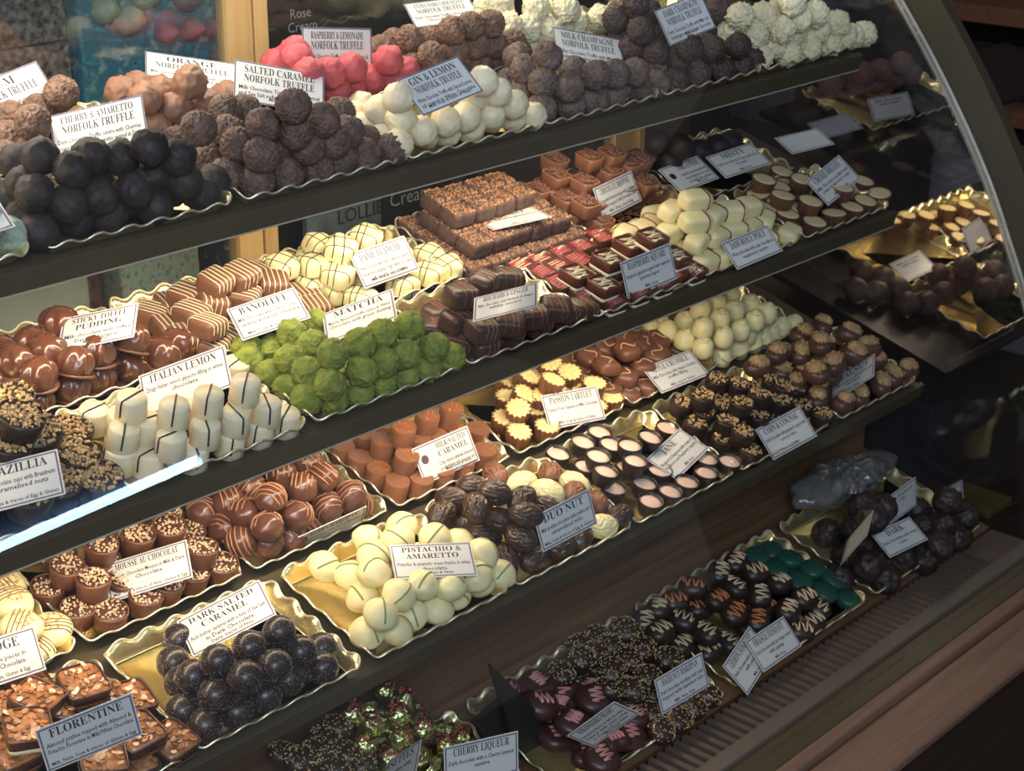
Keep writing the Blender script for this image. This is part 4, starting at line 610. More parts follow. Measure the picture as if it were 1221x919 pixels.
# back frame with sliding glass doors
for a,b in ((5.757,5.925),(5.94,6.035)): pbx('back_door_stile',wp,(a,7.36,-5.3),(b,7.46,.2),case,.006)
pbx('back_door_stile',wp,(9.05,7.36,-5.3),(9.22,7.46,.2),case,.006)
pbx('back_door_stile',wp,(9.32,7.36,-5.3),(9.38,7.46,.2),case,.006)
for a,b in ((XS,5.757),(6.035,9.05),(9.38,XE)): pbx('back_glass',g_back,(a,7.40,-5.2),(b,7.425,.2),case)
pbx('back_floor',ww,(XS,6.0,-5.4),(XE,7.4,-5.3),case)
# shelves
def shelf(s,depth,x0,x1,name,label):
    r=bpy.data.objects.new('display_shelf',None); COL.objects.link(r); r.location=SW(s,5,0,-.15); r.empty_display_size=.05; tag(r,label,'shelf','sloping display shelves')
    bpy.context.view_layer.update()
    slab('shelf_plate',olive,s,x0,x1,0.02,depth,-.115,-.072,r)
    slab('front_lip',olive,s,x0,x1,-.02,.02,-.158,-.050,r,.004)
    if s<3: slab('lip_edge',mat('pale_edge_strip',(.5,.45,.36),.4),s,x0,x1,-.023,-.012,-.164,-.1585,r)
    return r
sh={1:shelf(1,1.2,XS,9.88,'t','top sloping shelf carrying the round truffle trays'),2:shelf(2,1.36,XS,10.0,'m','middle sloping shelf carrying the green truffle tray'),3:shelf(3,1.66,XS,10.12,'l','lowest sloping shelf with the dark salted caramel tray')}
for s_,y,z,a,b in ((1,6.15,-2.30,2.1,7.7),(2,5.95,-3.34,2.3,8.1)):
    pbx('light_housing',blackm,(a,y-.08,z+.012),(b,y+.08,z+.05),sh[s_])
# ------------------------------------------------------------ gold trays
gold=mat('gold_foil_card',(.96,.80,.42),.27,metal=.92,bump=.5,bscale=45,var=.05,bdist=.0010)
goldrim=mat('bright_gold_rim',(.95,.88,.70),.32,metal=.8)
TRM={}
def tray_mesh(Wd,D):
    k=(round(Wd,2),round(D,2))
    if k in TRM: return TRM[k]
    rc=.07; P=[];Nn=[]
    def seg(a,b,n):
        for i in range(n): P.append((a[0]+(b[0]-a[0])*i/n,a[1]+(b[1]-a[1])*i/n))
    st=.0135
    def arc(cx,cy,a0):
        for i in range(8): q=a0+math.pi/2*i/8; P.append((cx+rc*math.cos(q),cy+rc*math.sin(q)))
    seg((rc,0),(Wd-rc,0),int((Wd-2*rc)/st)); arc(Wd-rc,rc,-math.pi/2); seg((Wd,rc),(Wd,D-rc),int((D-2*rc)/st)); arc(Wd-rc,D-rc,0)
    seg((Wd-rc,D),(rc,D),int((Wd-2*rc)/st)); arc(rc,D-rc,math.pi/2); seg((0,D-rc),(0,rc),int((D-2*rc)/st)); arc(rc,rc,math.pi)
    P=np.array(P);n=len(P);Tn=np.roll(P,-1,0)-np.roll(P,1,0);Tn/=np.linalg.norm(Tn,axis=1)[:,None];No=np.stack([Tn[:,1],-Tn[:,0]],1)
    L=np.concatenate([[0],np.cumsum(np.linalg.norm(np.diff(P,axis=0),axis=1))]);tot=L[-1]+.013;nw=round(tot/.155);ph=2*math.pi*nw*L/tot
    wv=np.sin(ph); wv=np.sign(wv)*np.abs(wv)**.8
    rings=[]
    for inset,z,a in ((.070,-.064,0),(.066,-.062,0),(.052,-.042,.0035),(.036,-.014,.008),(.022,.0,.0125),(.010,.005,.0135)):
        Q=P-No*inset+No*(a*.35*wv)[:,None]; rings.append([(Q[i,0]*U,Q[i,1]*U,(z+a*wv[i])*U) for i in range(n)])
    mb=MB(); v=[p for r in rings for p in r]; f=[]
    for k2 in range(len(rings)-1):
        for i in range(n): f.append((k2*n+i,k2*n+(i+1)%n,(k2+1)*n+(i+1)%n,(k2+1)*n+i))
    f.append(tuple(range(n)))
    # outer skin, one card thickness below
    base=len(v); v+=[(p[0],p[1],p[2]-.004*U) for p in v]
    f+=[tuple(base+j for j in q[::-1]) for q in f]
    mb.add(v,f); dish=mb.mesh('dish',gold,True)
    rim=MB(); rim.tube([Vector(p) for p in rings[-1]],.0062*U,6,closed=True); rim=rim.mesh('wavy_rim',goldrim,True)
    ln=MB(); ln.tube([Vector((p[0],p[1],p[2]+.002*U)) for p in rings[1]],.0022*U,4,closed=True); ln=ln.mesh('fold_line',goldrim,True)
    TRM[k]=(dish,rim,ln); return TRM[k]
def slope_rot(rz=0): return Matrix.Rotation(TL,3,'X')@Matrix.Rotation(rz,3,'Z')
def tray(s,x0,d0,Wd,D,label,h=0,rz=0):
    ms=tray_mesh(Wd,D); o=bpy.data.objects.new('gold_tray',None); COL.objects.link(o); o.empty_display_size=.01
    o.matrix_world=Matrix.Translation(SW(s,x0,d0,h))@slope_rot(rz).to_4x4(); tag(o,label,'tray','wavy gold trays')
    for nm,m in zip(('dish','wavy_rim','fold_line'),ms): ob(nm,m,o)
TR=[(1,2.62,0,1,.6,'mint','pale green truffles'),(1,3.666,0,1,.6,'cherry','dark cherry and amaretto truffles'),(1,4.698,0,1,.6,'salted','flaky salted caramel truffles'),(1,5.733,0,1,.6,'gin','smooth white gin and lemon truffles'),
(1,6.755,0,1,.6,'milkchamp','milk champagne truffles'),(1,7.77,0,1,.6,'darkchamp','dark champagne truffles'),(1,8.785,0,1.0,.6,'coconut','nubbly white truffles at the right shelf end'),
(1,3.66,.62,.98,.5,'rum','rum truffles'),(1,4.7,.62,.99,.5,'orange','orange truffles'),(1,5.73,.62,.85,.5,'pink','pink raspberry truffles'),(1,6.6,.62,.6,.5,'extradark','extra dark truffles'),(1,7.24,.62,.9,.5,'coconutback','white truffles in the back row'),(1,8.2,.62,.95,.5,'darkchampb','the back of the dark champagne pile'),
(2,2.75,0,1,.64,'brazillia','nut-topped dark cups'),(2,3.78,0,1.01,.64,'lemon','white Italian lemon chocolates'),(2,4.82,0,1,.64,'matcha','green matcha truffles'),(2,5.85,0,.98,.64,'rhubarb','rhubarb and ginger chocolates'),(2,6.84,0,.99,.64,'raspsq','raspberry squares'),(2,7.84,0,1.01,.64,'jam','cream jam logs'),(2,8.9,0,1.02,.64,'creme','fluted custard cups'),
(2,3.42,.66,1.1,.66,'sticky','brown toffee domes'),(2,4.55,.66,.92,.66,'banoffee','striped banoffee squares'),(2,5.5,.66,.97,.66,'dame','white squares with dark lines'),(2,6.5,.66,1.02,.66,'slab','the cut brownie blocks'),(2,7.55,.66,1.02,.66,'chocbrownie','small brownie cups'),(2,8.62,.66,1.1,.66,'darkballs','shadowed dark balls'),
(3,2.8,.84,1,.74,'fudge','white fudge domes'),(3,3.83,.84,.97,.74,'mousse','nut-sprinkled mousse cups'),(3,4.83,.84,.98,.74,'marzipan','cherry marzipan balls'),(3,5.84,.84,.95,.74,'caramel','copper caramel cylinders'),(3,6.82,.84,1.02,.74,'passion','yellow passion fruit tartlets'),(3,7.88,.84,.97,.74,'apple','apple disc chocolates'),(3,8.88,.84,.98,.74,'swirl','white swirl chocolates'),
(3,2.8,0,1,.78,'florentine','square florentines'),(3,3.84,0,1.02,.78,'darksalted','black salted caramel domes'),(3,4.91,0,1,.78,'pistachio','pale pistachio chocolates'),(3,5.94,0,1,.78,'duo','ribbed almond chocolates'),(3,6.95,0,.98,.78,'jane','pink-filled dark cups'),(3,7.95,0,1.02,.78,'coin','nut-topped coins'),(3,9.06,0,1.0,.78,'walnut','walnut-topped ovals'),
(0,4.62,0,1.05,.83,'foil','the wrapped sweets'),(0,5.74,0,1.38,.83,'heart','the pink-piped hearts'),(0,7.2,0,1.45,.83,'fondant','the piped fondants'),(0,8.72,0,1.38,.83,'deckright','dark lumps at the right deck end')]
for s,x0,d0,a,b,k,what in TR: tray(s,x0,d0,a,b,'scalloped gold foil tray holding '+what)
# ------------------------------------------------------------ chocolates on the trays
INFO={ # key: (category, description, pile name, tilt jitter, rz mode)
'cherry':('truffle','dark cocoa-dusted truffle','cherry and amaretto',.9,0),'salted':('truffle','flaky brown truffle','salted caramel truffle',.9,0),'gin':('truffle','smooth ivory truffle','gin and lemon',.9,0),
'milkchamp':('truffle','flaky greyish truffle','milk champagne',.9,0),'darkchamp':('truffle','flaky dark truffle','dark champagne',.9,0),'coconut':('truffle','nubbly white truffle','right-end white',.9,0),
'coconutback':('truffle','nubbly cream truffle','back-row white',.9,0),'orange':('truffle','orange-brown truffle','orange truffle',.9,0),'pink':('truffle','pink truffle','raspberry lemonade',.9,0),'extradark':('truffle','rough brown truffle','extra dark',.9,0),
'rum':('truffle','rough brown truffle','rum truffle',.9,0),'mint':('truffle','pale speckled green truffle','far-left green',.9,0),'sticky':('chocolate','glossy brown dome','sticky toffee',.45,0),'banoffee':('chocolate','striped milk square','banoffee',.18,1),
'dame':('chocolate','white square with dark lines','dame blanche',.18,1),'brazillia':('chocolate','dark cup topped with nuts','Brazillia',.22,0),'lemon':('chocolate','white drum with dark line','Italian lemon',.05,0),'matcha':('truffle','green powdered truffle','matcha',.9,0),
'rhubarb':('chocolate','dark crumb-banded block','rhubarb and ginger',.12,1),'raspsq':('chocolate','square cup with red icing','raspberry square',.01,2),'jam':('chocolate','cream log with red line','jam roly poly',.1,1),'creme':('chocolate','fluted cup with cream filling','custard cup',.06,0),
'chocbrownie':('chocolate','square cup with chocolate shavings','brownie cup',.03,2),'darkballs':('chocolate','shadowed dark ball','back-right dark ball',.9,0),'fudge':('chocolate','white dome with crumbs','fudge',.15,0),'mousse':('chocolate','milk cup with chopped nuts','chocolate mousse',.08,0),
'marzipan':('chocolate','brown striped ball','cherry marzipan',.7,0),'caramel':('chocolate','copper brown cylinder','milk salted caramel',.08,0),'passion':('tartlet','fluted tartlet with yellow filling','passion fruit',.3,0),'apple':('chocolate','milk disc with cream squiggle','apple crumble',.22,0),
'swirl':('chocolate','cream swirl-topped chocolate','white swirl',.06,0),'florentine':('florentine','square almond-topped florentine','florentine',.1,2),'darksalted':('chocolate','black speckled dome','dark salted caramel',.25,0),'pistachio':('chocolate','pale egg with green stripe','pistachio',.6,0),
'duo':('chocolate','ribbed dark almond shape','duo nut',.3,0),'duo_milk':('chocolate','ribbed milk almond shape','duo nut',.3,0),'duo_white':('chocolate','ribbed white almond shape','duo nut',.3,0),'jane':('chocolate','dark cup with pink filling','pink cream cup',.08,0),
'coin':('chocolate','dark disc topped with nuts','nut-topped coin',.1,0),'walnut':('chocolate','brown oval with walnut half','walnut',.3,0),'heart':('chocolate','dark heart with pink zigzag','strawberry heart',.2,0),'hazelnut':('chocolate','dark dome with chopped nuts','hazelnut marzipan',.2,0),
'fondant':('chocolate','dark dome with orange zigzag','piped fondant',.2,0),'fondant_pale':('chocolate','dark dome with pale zigzag','piped fondant',.2,0),'zigwhite':('chocolate','dark dome with white zigzag','right-hand piped',.2,0),'greenround':('chocolate','dark green disc','green disc',.15,0),
'foil':('sweet','gold and red wrapped sweet','cherry liqueur',.3,0),'darkdeck':('chocolate','shadowed nut-covered dome','deck corner',.3,0),'deckright':('chocolate','rough dark lump','deck right-end',.6,0),
'fartart':('tartlet','yellow-topped tartlet beyond end glass','far tartlet',.2,0),'farballs':('chocolate','brown ball beyond end glass','far brown ball',.6,0),'farpink':('chocolate','pinkish ball beyond end glass','far pink ball',.6,0)}
SC={'creme':1.14,'passion':1.1,'coin':1.09,'caramel':1.08,'lemon':1.08,'jane':1.05,'swirl':1.06,'florentine':1.05,'raspsq':1.06}
ORD=['first','second','third','fourth','fifth','sixth','seventh','eighth','ninth','tenth','eleventh','twelfth','thirteenth','fourteenth','fifteenth']
rp=random.Random(11)
def screen_x(p):
    q=cam_inv@p; return q.x/-q.z
cam_inv=co.matrix_world.inverted()
for key,(s,lst) in PIECES.items():
    vis=[p for p in lst if p[3]>=0]; top=max(p[3] for p in vis)
    lay={L:sorted([p for p in vis if p[3]==L],key=lambda p:screen_x(SW(s,*p[:3]))) for L in range(top+1)}
    for p in lst:
        x,d,h,L=p; kk=key
        if key=='duo' and L>=0:
            idx=vis.index(p)
            if idx>=21: kk='duo_white'
            elif idx>=17: kk='duo_milk'
        if key=='fondant' and L>=0 and vis.index(p) in (0,1,2,3,4,5,6,19): kk='fondant_pale'
        if key=='fondant' and L>=0 and vis.index(p) in (12,13,14,15,16,17,18): kk='zigwhite'
        cat,desc,pile,jit,mode=INFO[kk]
        if key=='fondant': pile=INFO['fondant'][2]
        pr=PR[kk][rp.randrange(len(PR[kk]))]
        if key=='raspsq': pr=PR[kk][2 if L>=1 else rp.choice((0,1,3))]
        if mode==0: rz=rp.uniform(0,6.28)
        elif mode==1: rz=rp.gauss(0,.35)+(.0 if key!='jam' else .1)
        else: rz=rp.gauss(0,.03) if key!='florentine' else rp.gauss(0,.3)
        if key=='lemon': rz=rp.uniform(-.5,.5)
        j=jit if L>0 or jit>.5 else jit*.5
        rt=Matrix.Rotation(TL,3,'X')@Matrix.Rotation(rp.uniform(-j,j),3,'X')@Matrix.Rotation(rp.uniform(-j,j),3,'Y')@Matrix.Rotation(rz,3,'Z')
        if key=='creme' and L<1 and rp.random()<.2: rt=rt@Matrix.Rotation(.2,3,'X')
        if L<0: lab='%s mostly hidden inside the %s pile'%(desc,pile); grp='hidden %s chocolates'%pile
        else:
            row=lay[L]; i=row.index(p); n=len(row)
            ln='single top' if (L==top and n==1) else ('top' if L==top else 'bottom' if L==0 else 'second' if (L==1) else 'third')+' layer'
            if L==top and n==1: lab='%s crowning the %s pile'%(desc,pile)
            else:
                pos=ORD[i]+' from left' if i<=n/2 else (ORD[n-1-i]+' from right' if i<n-1 else 'rightmost')
                if i==0: pos='leftmost'
                lab='%s, %s in %s of %s pile'%(desc,pos,ln,pile)
            grp='%s pile'%pile
        link_tree(pr,SW(s,x,d,h),rt@Matrix.Scale(SC.get(key,1.05),3),lab,cat,grp)
# brownie blocks, cut from one slab and stacked in three layers
def block(i):
    b=bmesh.new(); bmesh.ops.create_cube(b,size=1); bmesh.ops.subdivide_edges(b,edges=b.edges[:],cuts=9,use_grid_fill=True)
    o=Vector((i*3.7,i,0))
    for v in b.verts:
        c=v.co.copy(); c=Vector([math.copysign(min(abs(t),.5),t) for t in c]); k=c*2; e=(abs(k.x)**8+abs(k.y)**8+abs(k.z)**8)**(1/8); c=c/max(e,1)
        nn=noise.noise(v.co*4+o)*.03+noise.noise(v.co*11+o)*.025*(1.6 if v.co.z>.4 else .8); c=c*(1+nn)
        v.co=Vector((c.x*.163,c.y*.155,c.z*.095))*U
    m=bpy.data.meshes.new('brownie'); b.to_mesh(m); b.free(); m.polygons.foreach_set('use_smooth',[True]*len(m.polygons)); m.materials.append(mat('brownie_cut_side',(.085,.048,.040),.75,bump=.8,bscale=170,var=.3,vscale=100,bdist=.002)); return m
def crumble(i):
    mb=MB()
    for _ in range(170):
        mb.rock((rnd.uniform(-.074,.074)*U,rnd.uniform(-.07,.07)*U,(.046+rnd.random()*.004)*U),.0062*U*rnd.uniform(.5,1.4),rnd=rnd)
    return mb.mesh('powdery_crumb',mat('brown_sugar_crumb',(.36,.19,.10),.8,var=.5,vscale=90))
BK=[{'name':'brownie_block','parts':[('block',block(i)),('powdery_crumb',crumble(i),True)]} for i in range(3)]
cnt=0
for L,(xs,ds) in enumerate(((np.arange(6.60,7.45,.165),(.73,.89,1.05,1.21)),(np.arange(6.66,7.42,.166),(.80,.955,1.11)),(np.arange(6.68,7.25,.166),(.98,1.135)))):
    for a,x in enumerate(xs):
        for b_,d in enumerate(ds):
            nm=('bottom','middle','top')[L]
            lab='crumbly brownie block, %s from left in row %s of %s layer'%(ORD[a],('nearest the front','behind the front','third back','at the back')[b_],nm)
            link_tree(BK[cnt%3],SW(2,x+rp.gauss(0,.004),d+rp.gauss(0,.004),-.062+.05+.098*L),Matrix.Rotation(TL,3,'X')@Matrix.Rotation(rp.gauss(0,.03),3,'Z'),lab,'brownie','brownie blocks under the flat card'); cnt+=1
# bed of shavings under the brownie cups
mb=MB()
for _ in range(1100):
    x,d=rnd.uniform(.09,.93),rnd.uniform(.09,.57); a=rnd.random()*3.14; l=.014*U; c=Vector((x*U,d*U,rnd.uniform(-.058,-.035)*U)); e=Vector((math.cos(a),math.sin(a),rnd.uniform(-.4,.4)))*l
    mb.tube([c-e,c+e],.0032*U,3)
o=ob('chocolate_shavings',mb.mesh('chocolate_shavings',MT['chocolate_shaving'])); o.matrix_world=Matrix.Translation(SW(2,7.55,.66,0))@slope_rot().to_4x4(); tag(o,'bed of loose chocolate shavings under the brownie cups','shavings',kind='stuff')
# ------------------------------------------------------------ cards
cardm=mat('white_laminated_card',(.66,.66,.65),.30,coat=.3); borderm=mat('purple_grey_card_border',(.13,.10,.17),.5); inkm=mat('black_print',(.018,.018,.022),.6); stampm=mat('brown_round_stamp',(.09,.045,.045),.6); stampd=mat('black_round_stamp',(.02,.018,.015),.6)
def serif(s): return ''.join(chr(0x1D400+ord(c)-65) if 'A'<=c<='Z' else c for c in s)
def text_mesh(lines,w,name,dg):
    # lines: (text, size, x centre, y baseline, serif?) in tray lengths on the card
    mb=MB()
    for (t,sz,cx,cy,sf) in lines:
        cu=bpy.data.curves.new('t','FONT'); cu.body=serif(t) if sf else t; cu.size=sz*U*1.35; cu.resolution_u=2 if sf else 1; cu.align_x='CENTER'; cu.offset=.0 if sf else sz*U*.02
        o=bpy.data.objects.new('t',cu); COL.objects.link(o); bpy.context.view_layer.update()
        m=bpy.data.meshes.new_from_object(o.evaluated_get(bpy.context.evaluated_depsgraph_get()))
        xs=[v.co.x for v in m.vertices]
        if xs:
            wid=max(xs)-min(xs); k=min(1,(w-(.10 if sf else .05))*U*(1 if abs(cx)<.01 else .70)/wid)
            mb.add([(v.co.x*k+cx*U,v.co.y+cy*U,.0036*U) for v in m.vertices],[tuple(p.vertices) for p in m.polygons])
        bpy.data.objects.remove(o); bpy.data.curves.remove(cu); bpy.data.meshes.remove(m)
    return mb.mesh(name,inkm)
NT='NORFOLK TRUFFLE'
CT={ # key: (title lines, body lines, small line, where)
'rum':(['RUM',NT],['Milk Chocolate Truffle with Rum rolled in Dark','Chocolate Flakes'],'Milk, Soya','behind the dark cherry truffles at far left'),
'corner':([],[''],'','cut off by the left photo edge beside green truffles'),
'cherry':(['CHERRY & AMARETTO',NT],['Dark Chocolate Truffle centre with Cherries','soaked in Brandy & Amaretto coated in Dark'],'','above the smooth dark truffles'),
'orange':(['ORANGE',NT],['Milk Chocolate Truffle with Orange coated in','Milk Chocolate'],'','behind the orange-brown truffles'),
'salted':(['SALTED CARAMEL',NT],['Milk Chocolate Truffle with Caramel','and Sea Salt rolled in Milk Chocolate'],'Milk, Soya','behind the flaky brown truffles'),
'raspberry':(['RASPBERRY & LEMONADE',NT],['White Chocolate Truffle with Sicilian Lemon &','coated in White Chocolate and Raspberry'],'','among the pink truffles'),
'extradark':(['EXTRA DARK CHOCOLATE',NT],['Dark Chocolate Truffle rolled in Dark','Chocolate Flakes'],'','behind the rough brown truffles at the top edge'),
'gin':(['GIN & LEMON',NT],['White Chocolate Truffle with Gin and Lemon','oil coated in White Chocolate'],'Milk, Soya & trace of Nuts','on the smooth white truffles'),
'milkchamp':(['MILK CHAMPAGNE',NT],['Milky Chocolate Truffle with Marc de','Champagne rolled in Milk Chocolate'],'Milk, Soya','on the greyish flaky truffles'),
'darkchamp':(['DARK CHAMPAGNE',NT],['Dark Chocolate Truffle with Marc de','Champagne rolled in Dark Chocolate'],'Milk, Soya','on the dark flaky truffles'),
'sticky':(['STICKY TOFFEE','PUDDING'],['Milk chocolate with toffee','Date & Caramel'],'Milk, Gluten','behind the glossy brown domes'),
'banoffee':(['BANOFFEE'],['Milk Chocolate with soft chocolate','caramel and a hint of banana'],'Milk, Soya & trace of Nuts','on the striped milk squares'),
'dame':(['DAME BLANCHE'],['White Chocolate with Vanilla Creme and Caramel','biscuit & a Tanzania Origin sweet chocolate','of vanilla ice cream'],'Milk, Soya & trace of Nuts','on the white squares'),
'slab':(['RUMBO'],['Milk Chocolate with Rum ganache dusted cocoa'],'Milk, Soya','lying flat on the brownie blocks'),
'brownie':(['CHOCOLATE BROWNIE'],['Chocolate Brownie sponge with chocolate','cream topped with brownie bits'],'Milk, Gluten, Soya & Egg','in front of the small square brownie cups'),
'supreme':(['DARK SUPREME'],['Dark Rich chocolate mousse with','cocoa layers in a cup','of dark chocolate'],'Milk, Soya','with dark stamp behind the cream logs'),
'misty':(['MISTY'],['Dark Chocolate and Cream with a Hint','of mint'],'Milk, Soya','touching the stamped card behind the fluted cups'),
'creme':(['CREME BRULEE'],['Milk Chocolate cup filled with','creme brulee and cream'],'Milk, Soya & Egg','tilted over the fluted custard cups'),
'brazillia':(['BRAZILLIA'],['Dark Chocolate cups with Brazilnuts','& caramelised nuts'],'Nuts, Soya & traces of Egg & Gluten','before the nut-topped cups at the left edge'),
'italian':(['ITALIAN LEMON'],['Zingy Italian lemon ganache filling in white','chocolate.'],'','behind the white drums'),
'matcha':(['MATCHA'],['Matcha flavoured truffle centre in White','Chocolate with green dusting'],'','behind the green truffles'),
'rhubarb':(['RHUBARB & GINGER'],['Milk Chocolate with Rhubarb & Ginger','white centre'],'','among the dark blocks with crumb bands'),
'raspsq':(['RASPBERRY SQUARE'],['Raspberry ganache topped with raspberry','jammy layer'],'Milk, Soya','on the red iced squares'),
'jam':(['JAM ROLY POLY'],['White chocolate with a jam chocolate &','raspberry centre'],'','on the cream logs'),
'mousse':(['MOUSSE AU CHOCOLAT'],['Smooth Chocolate Mousse in Milk & Dark','Chocolate'],'Milk, Soya & traces of Nuts, Gluten & Egg','on the nut-sprinkled cups'),
'marzipan':(['CHERRY MARZIPAN'],['Dark chocolate with cherry Marzipan',' '],'','propped in front of the striped balls'),
'milksalt':(['MILK SALTED','CARAMEL'],['Crisp salted caramel encased','in milk Belgian milk chocolate and','topped with salted crystals'],'Milk, Soya & Nuts','with round stamp on the copper cylinders'),
'passion':(['PASSION TARTLET'],['Passion Fruit Ganache in Milk Chocolate'],'Milk, Soya & trace of Nuts','on the yellow tartlets'),
'apple':(['APPLE CRUMBLE'],['Milk Chocolate with Apple Crumble','truffle filling'],'Milk, Soya & Gluten','on the milk discs'),
'fudge':(['FUDGE'],['and fudge pieces in','White Chocolate.'],'Milk, Soya, Gluten & Egg','by the white domes at the left edge'),
'florentine':(['FLORENTINE'],['Almond praline topped with Almond &','Pistachio Florentine in Milk/White Chocolate'],'Milk, Nuts, Soya & traces of Gluten & Egg','on the square florentines'),
'darksalted':(['DARK SALTED','CARAMEL'],['Rich butter caramel with a hint of Sea Salt','in Dark Chocolate.'],'Dairy, traces of Nuts','behind the black domes'),
'pistachio':(['PISTACHIO &','AMARETTO'],['Pistachio & amaretto creme fraiche in white','chocolate.'],'Milk, Soya & Nuts','on the pale green-striped eggs'),
'duo':(['DUO NUT'],['Milk & white chocolate with praline and','caramelised nuts.'],'Milk, Soya & traces of Egg & Gluten','on the ribbed almonds'),
'jane':(['JANE'],['Blackberry & Raspberry with cream of','blackberry and Raspberry topping'],'Milk, Soya','turned askew on the pink-filled cups'),
'coin':(['COIN & COGNAC'],['Dark Chocolate with ganache & cognac with','cocoa nibs'],'Milk, Soya','in front of the nut-topped coins'),
'walnut':(['WALNUT'],['Milk chocolate with walnut and','marzipan'],'Milk, Nuts','seen edge-on among the walnut ovals'),
'liqueur':(['CHERRY LIQUEUR'],['Dark chocolate with a Cherry Liqueur','centre'],'Milk, Soya','beside the black stand at the bottom edge'),
'noisette':(['NOISETTES'],['Dark chocolate with','hazelnuts'],'','cut off by the bottom edge left of the liqueur card'),
'strawberry':(['STRAWBERRY HEART'],['Strawberry flavour in dark chocolate','hearts with pink icing','in Dark Chocolate'],'Milk, Soya','lying on the pink-piped hearts'),
'hazel':(['HAZELNUT MARZIPAN'],['Dark chocolate marzipan with nuts','topped with hazelnut nibs'],'Milk, Nuts, Soya','at the front of the nut-covered domes'),
'orangefon':(['ORANGE FONDANT'],['Dark Chocolate with an orange cream','with piping'],'Milk, Soya','overlapping another card at the vent'),
'lemonfon':(['LEMON FONDANT'],['Dark Chocolate with a lemon cream','with piping'],'Milk, Soya','partly covered by another card at the vent'),
'deck_a':([],['Dark Chocolate with','cream'],'','standing left of two at the far deck end'),'deck_b':([],['Dark Chocolate with','cream'],'','standing behind the farthest deck chocolates'),
'deck_c':(['DARK'],['Dark Chocolate with cream','centre'],'','lying on the dark lumps at right'),'deck_d':([],[''],'','seen nearly edge-on left of the dark lumps'),
'far_a':([],['Milk Chocolate','with cream'],'','beyond the end glass, rightmost of the upper three'),'far_b':([],[''],'','beyond the end glass, middle of the upper three'),'far_c':([],[''],'','beyond the end glass, leftmost of the upper three'),
'far_d':([],['Milk Chocolate','with cream'],'','beyond the end glass, below the yellow tartlets'),'far_e':([],[''],'','beyond the end glass, right of the yellow tartlets')}
for key,(c,X,Yv,w_,h_) in CARDS.items():
    ti,bo,smt,where=CT[key]
    X=Vector(X).normalized(); N=X.cross(Vector(Yv)).normalized(); Yv=N.cross(X)
    r=bpy.data.objects.new('name_card',None); COL.objects.link(r); r.empty_display_size=.01
    m=Matrix((X,Yv,N)).transposed().to_4x4(); m.translation=W(*c); r.matrix_world=m
    word=' '.join(ti).strip()
    tag(r,('white card reading %s %s'%(word,where)) if word else 'small white card '+where,'card','name cards')
    if len(r['label'].split())>16: r['label']=('white card reading %s %s'%(ti[0],where))
    a,b=w_/2*U,h_/2*U; mb=MB(); mb.box((-a,-b,0),(a,b,.003*U)); ob('card',mb.mesh('card',cardm),r)
    mb=MB(); t=.007*U; g=.007*U if NT not in ti else .001*U; z0_,z1_=.0028*U,.0034*U
    for (x0,y0,x1,y1) in ((-a+g,-b+g,a-g,-b+g+t),(-a+g,b-g-t,a-g,b-g),(-a+g,-b+g+t,-a+g+t,b-g-t),(a-g-t,-b+g+t,a-g,b-g-t)): mb.box((x0,y0,z0_),(x1,y1,z1_))
    ob('border',mb.mesh('border',borderm),r)
    lines=[]; cx=.06 if key in('milksalt','supreme') else 0
    y=h_/2-.028-(.0 if len(ti)<2 else 0)
    for q,s_ in enumerate(ti):
        sz=.044 if NT in ti else (.036 if len(ti)>1 else .046)
        if len(s_)>15: sz*=.9
        y-=sz*.74; lines.append((s_,sz,cx,y,True)); y-=.019 if NT not in ti else .020
    y-=.006
    for s_ in bo:
        if s_.strip(): y-=.022; lines.append((s_,.0245,cx,y,False)); y-=.011
    if smt: lines.append((smt,.019,cx,-h_/2+.024,False))
    if lines: ob('lettering',text_mesh(lines,w_,'lettering',None),r)
    if key in('milksalt','supreme'):
        mb=MB(); k=24; rr=.026*U; c0=(-w_/2+.06)*U,(h_/2-.085)*U
        mb.add([(c0[0]+rr*math.cos(6.2832*i/k),c0[1]+rr*math.sin(6.2832*i/k),.0037*U) for i in range(k)],[tuple(range(k))]); ob('round_stamp',mb.mesh('round_stamp',stampm if key=='milksalt' else stampd),r)
# ------------------------------------------------------------ things in the case besides chocolates
def poly_prism(pts,y,t):
    n=len(pts); v=[W(p[0],y,p[1]) for p in pts]+[W(p[0],y+t,p[1]) for p in pts]
    mb=MB(); mb.add(v,[tuple(range(n)),tuple(range(2*n-1,n-1,-1))]+[(i,(i+1)%n,(i+1)%n+n,i+n) for i in range(n)]); return mb
r=root('black_stand',(5.8,5.25,-5.3),'matt black pointed folding card stand between the deck trays','stand')
part('pointed_leaf',poly_prism([(5.56,-4.58),(5.93,-5.04),(6.02,-5.30),(5.78,-5.30),(5.68,-4.95)],5.25,.03).mesh('pointed_leaf',blackm),r)
part('side_leaf',poly_prism([(5.49,-4.90),(5.70,-4.86),(5.78,-5.14),(5.60,-5.16)],5.29,.03).mesh('side_leaf',blackm),r)
# crumpled cellophane bag beyond the deck trays
o=ob('cellophane_bag',star('cellophane_bag',lambda d:sup(.55,.19,.11,2.2)(d)*(1+.25*noise.noise(d*3.1)+.12*noise.noise(d*8)),mat('crumpled_grey_cellophane',(.20,.19,.185),.28,metal=.4,bump=1,bscale=40,bdist=.006),5)); o.location=W(9.5,5.62,-4.98); tag(o,'crumpled grey cellophane bag behind the right deck tray','bag')
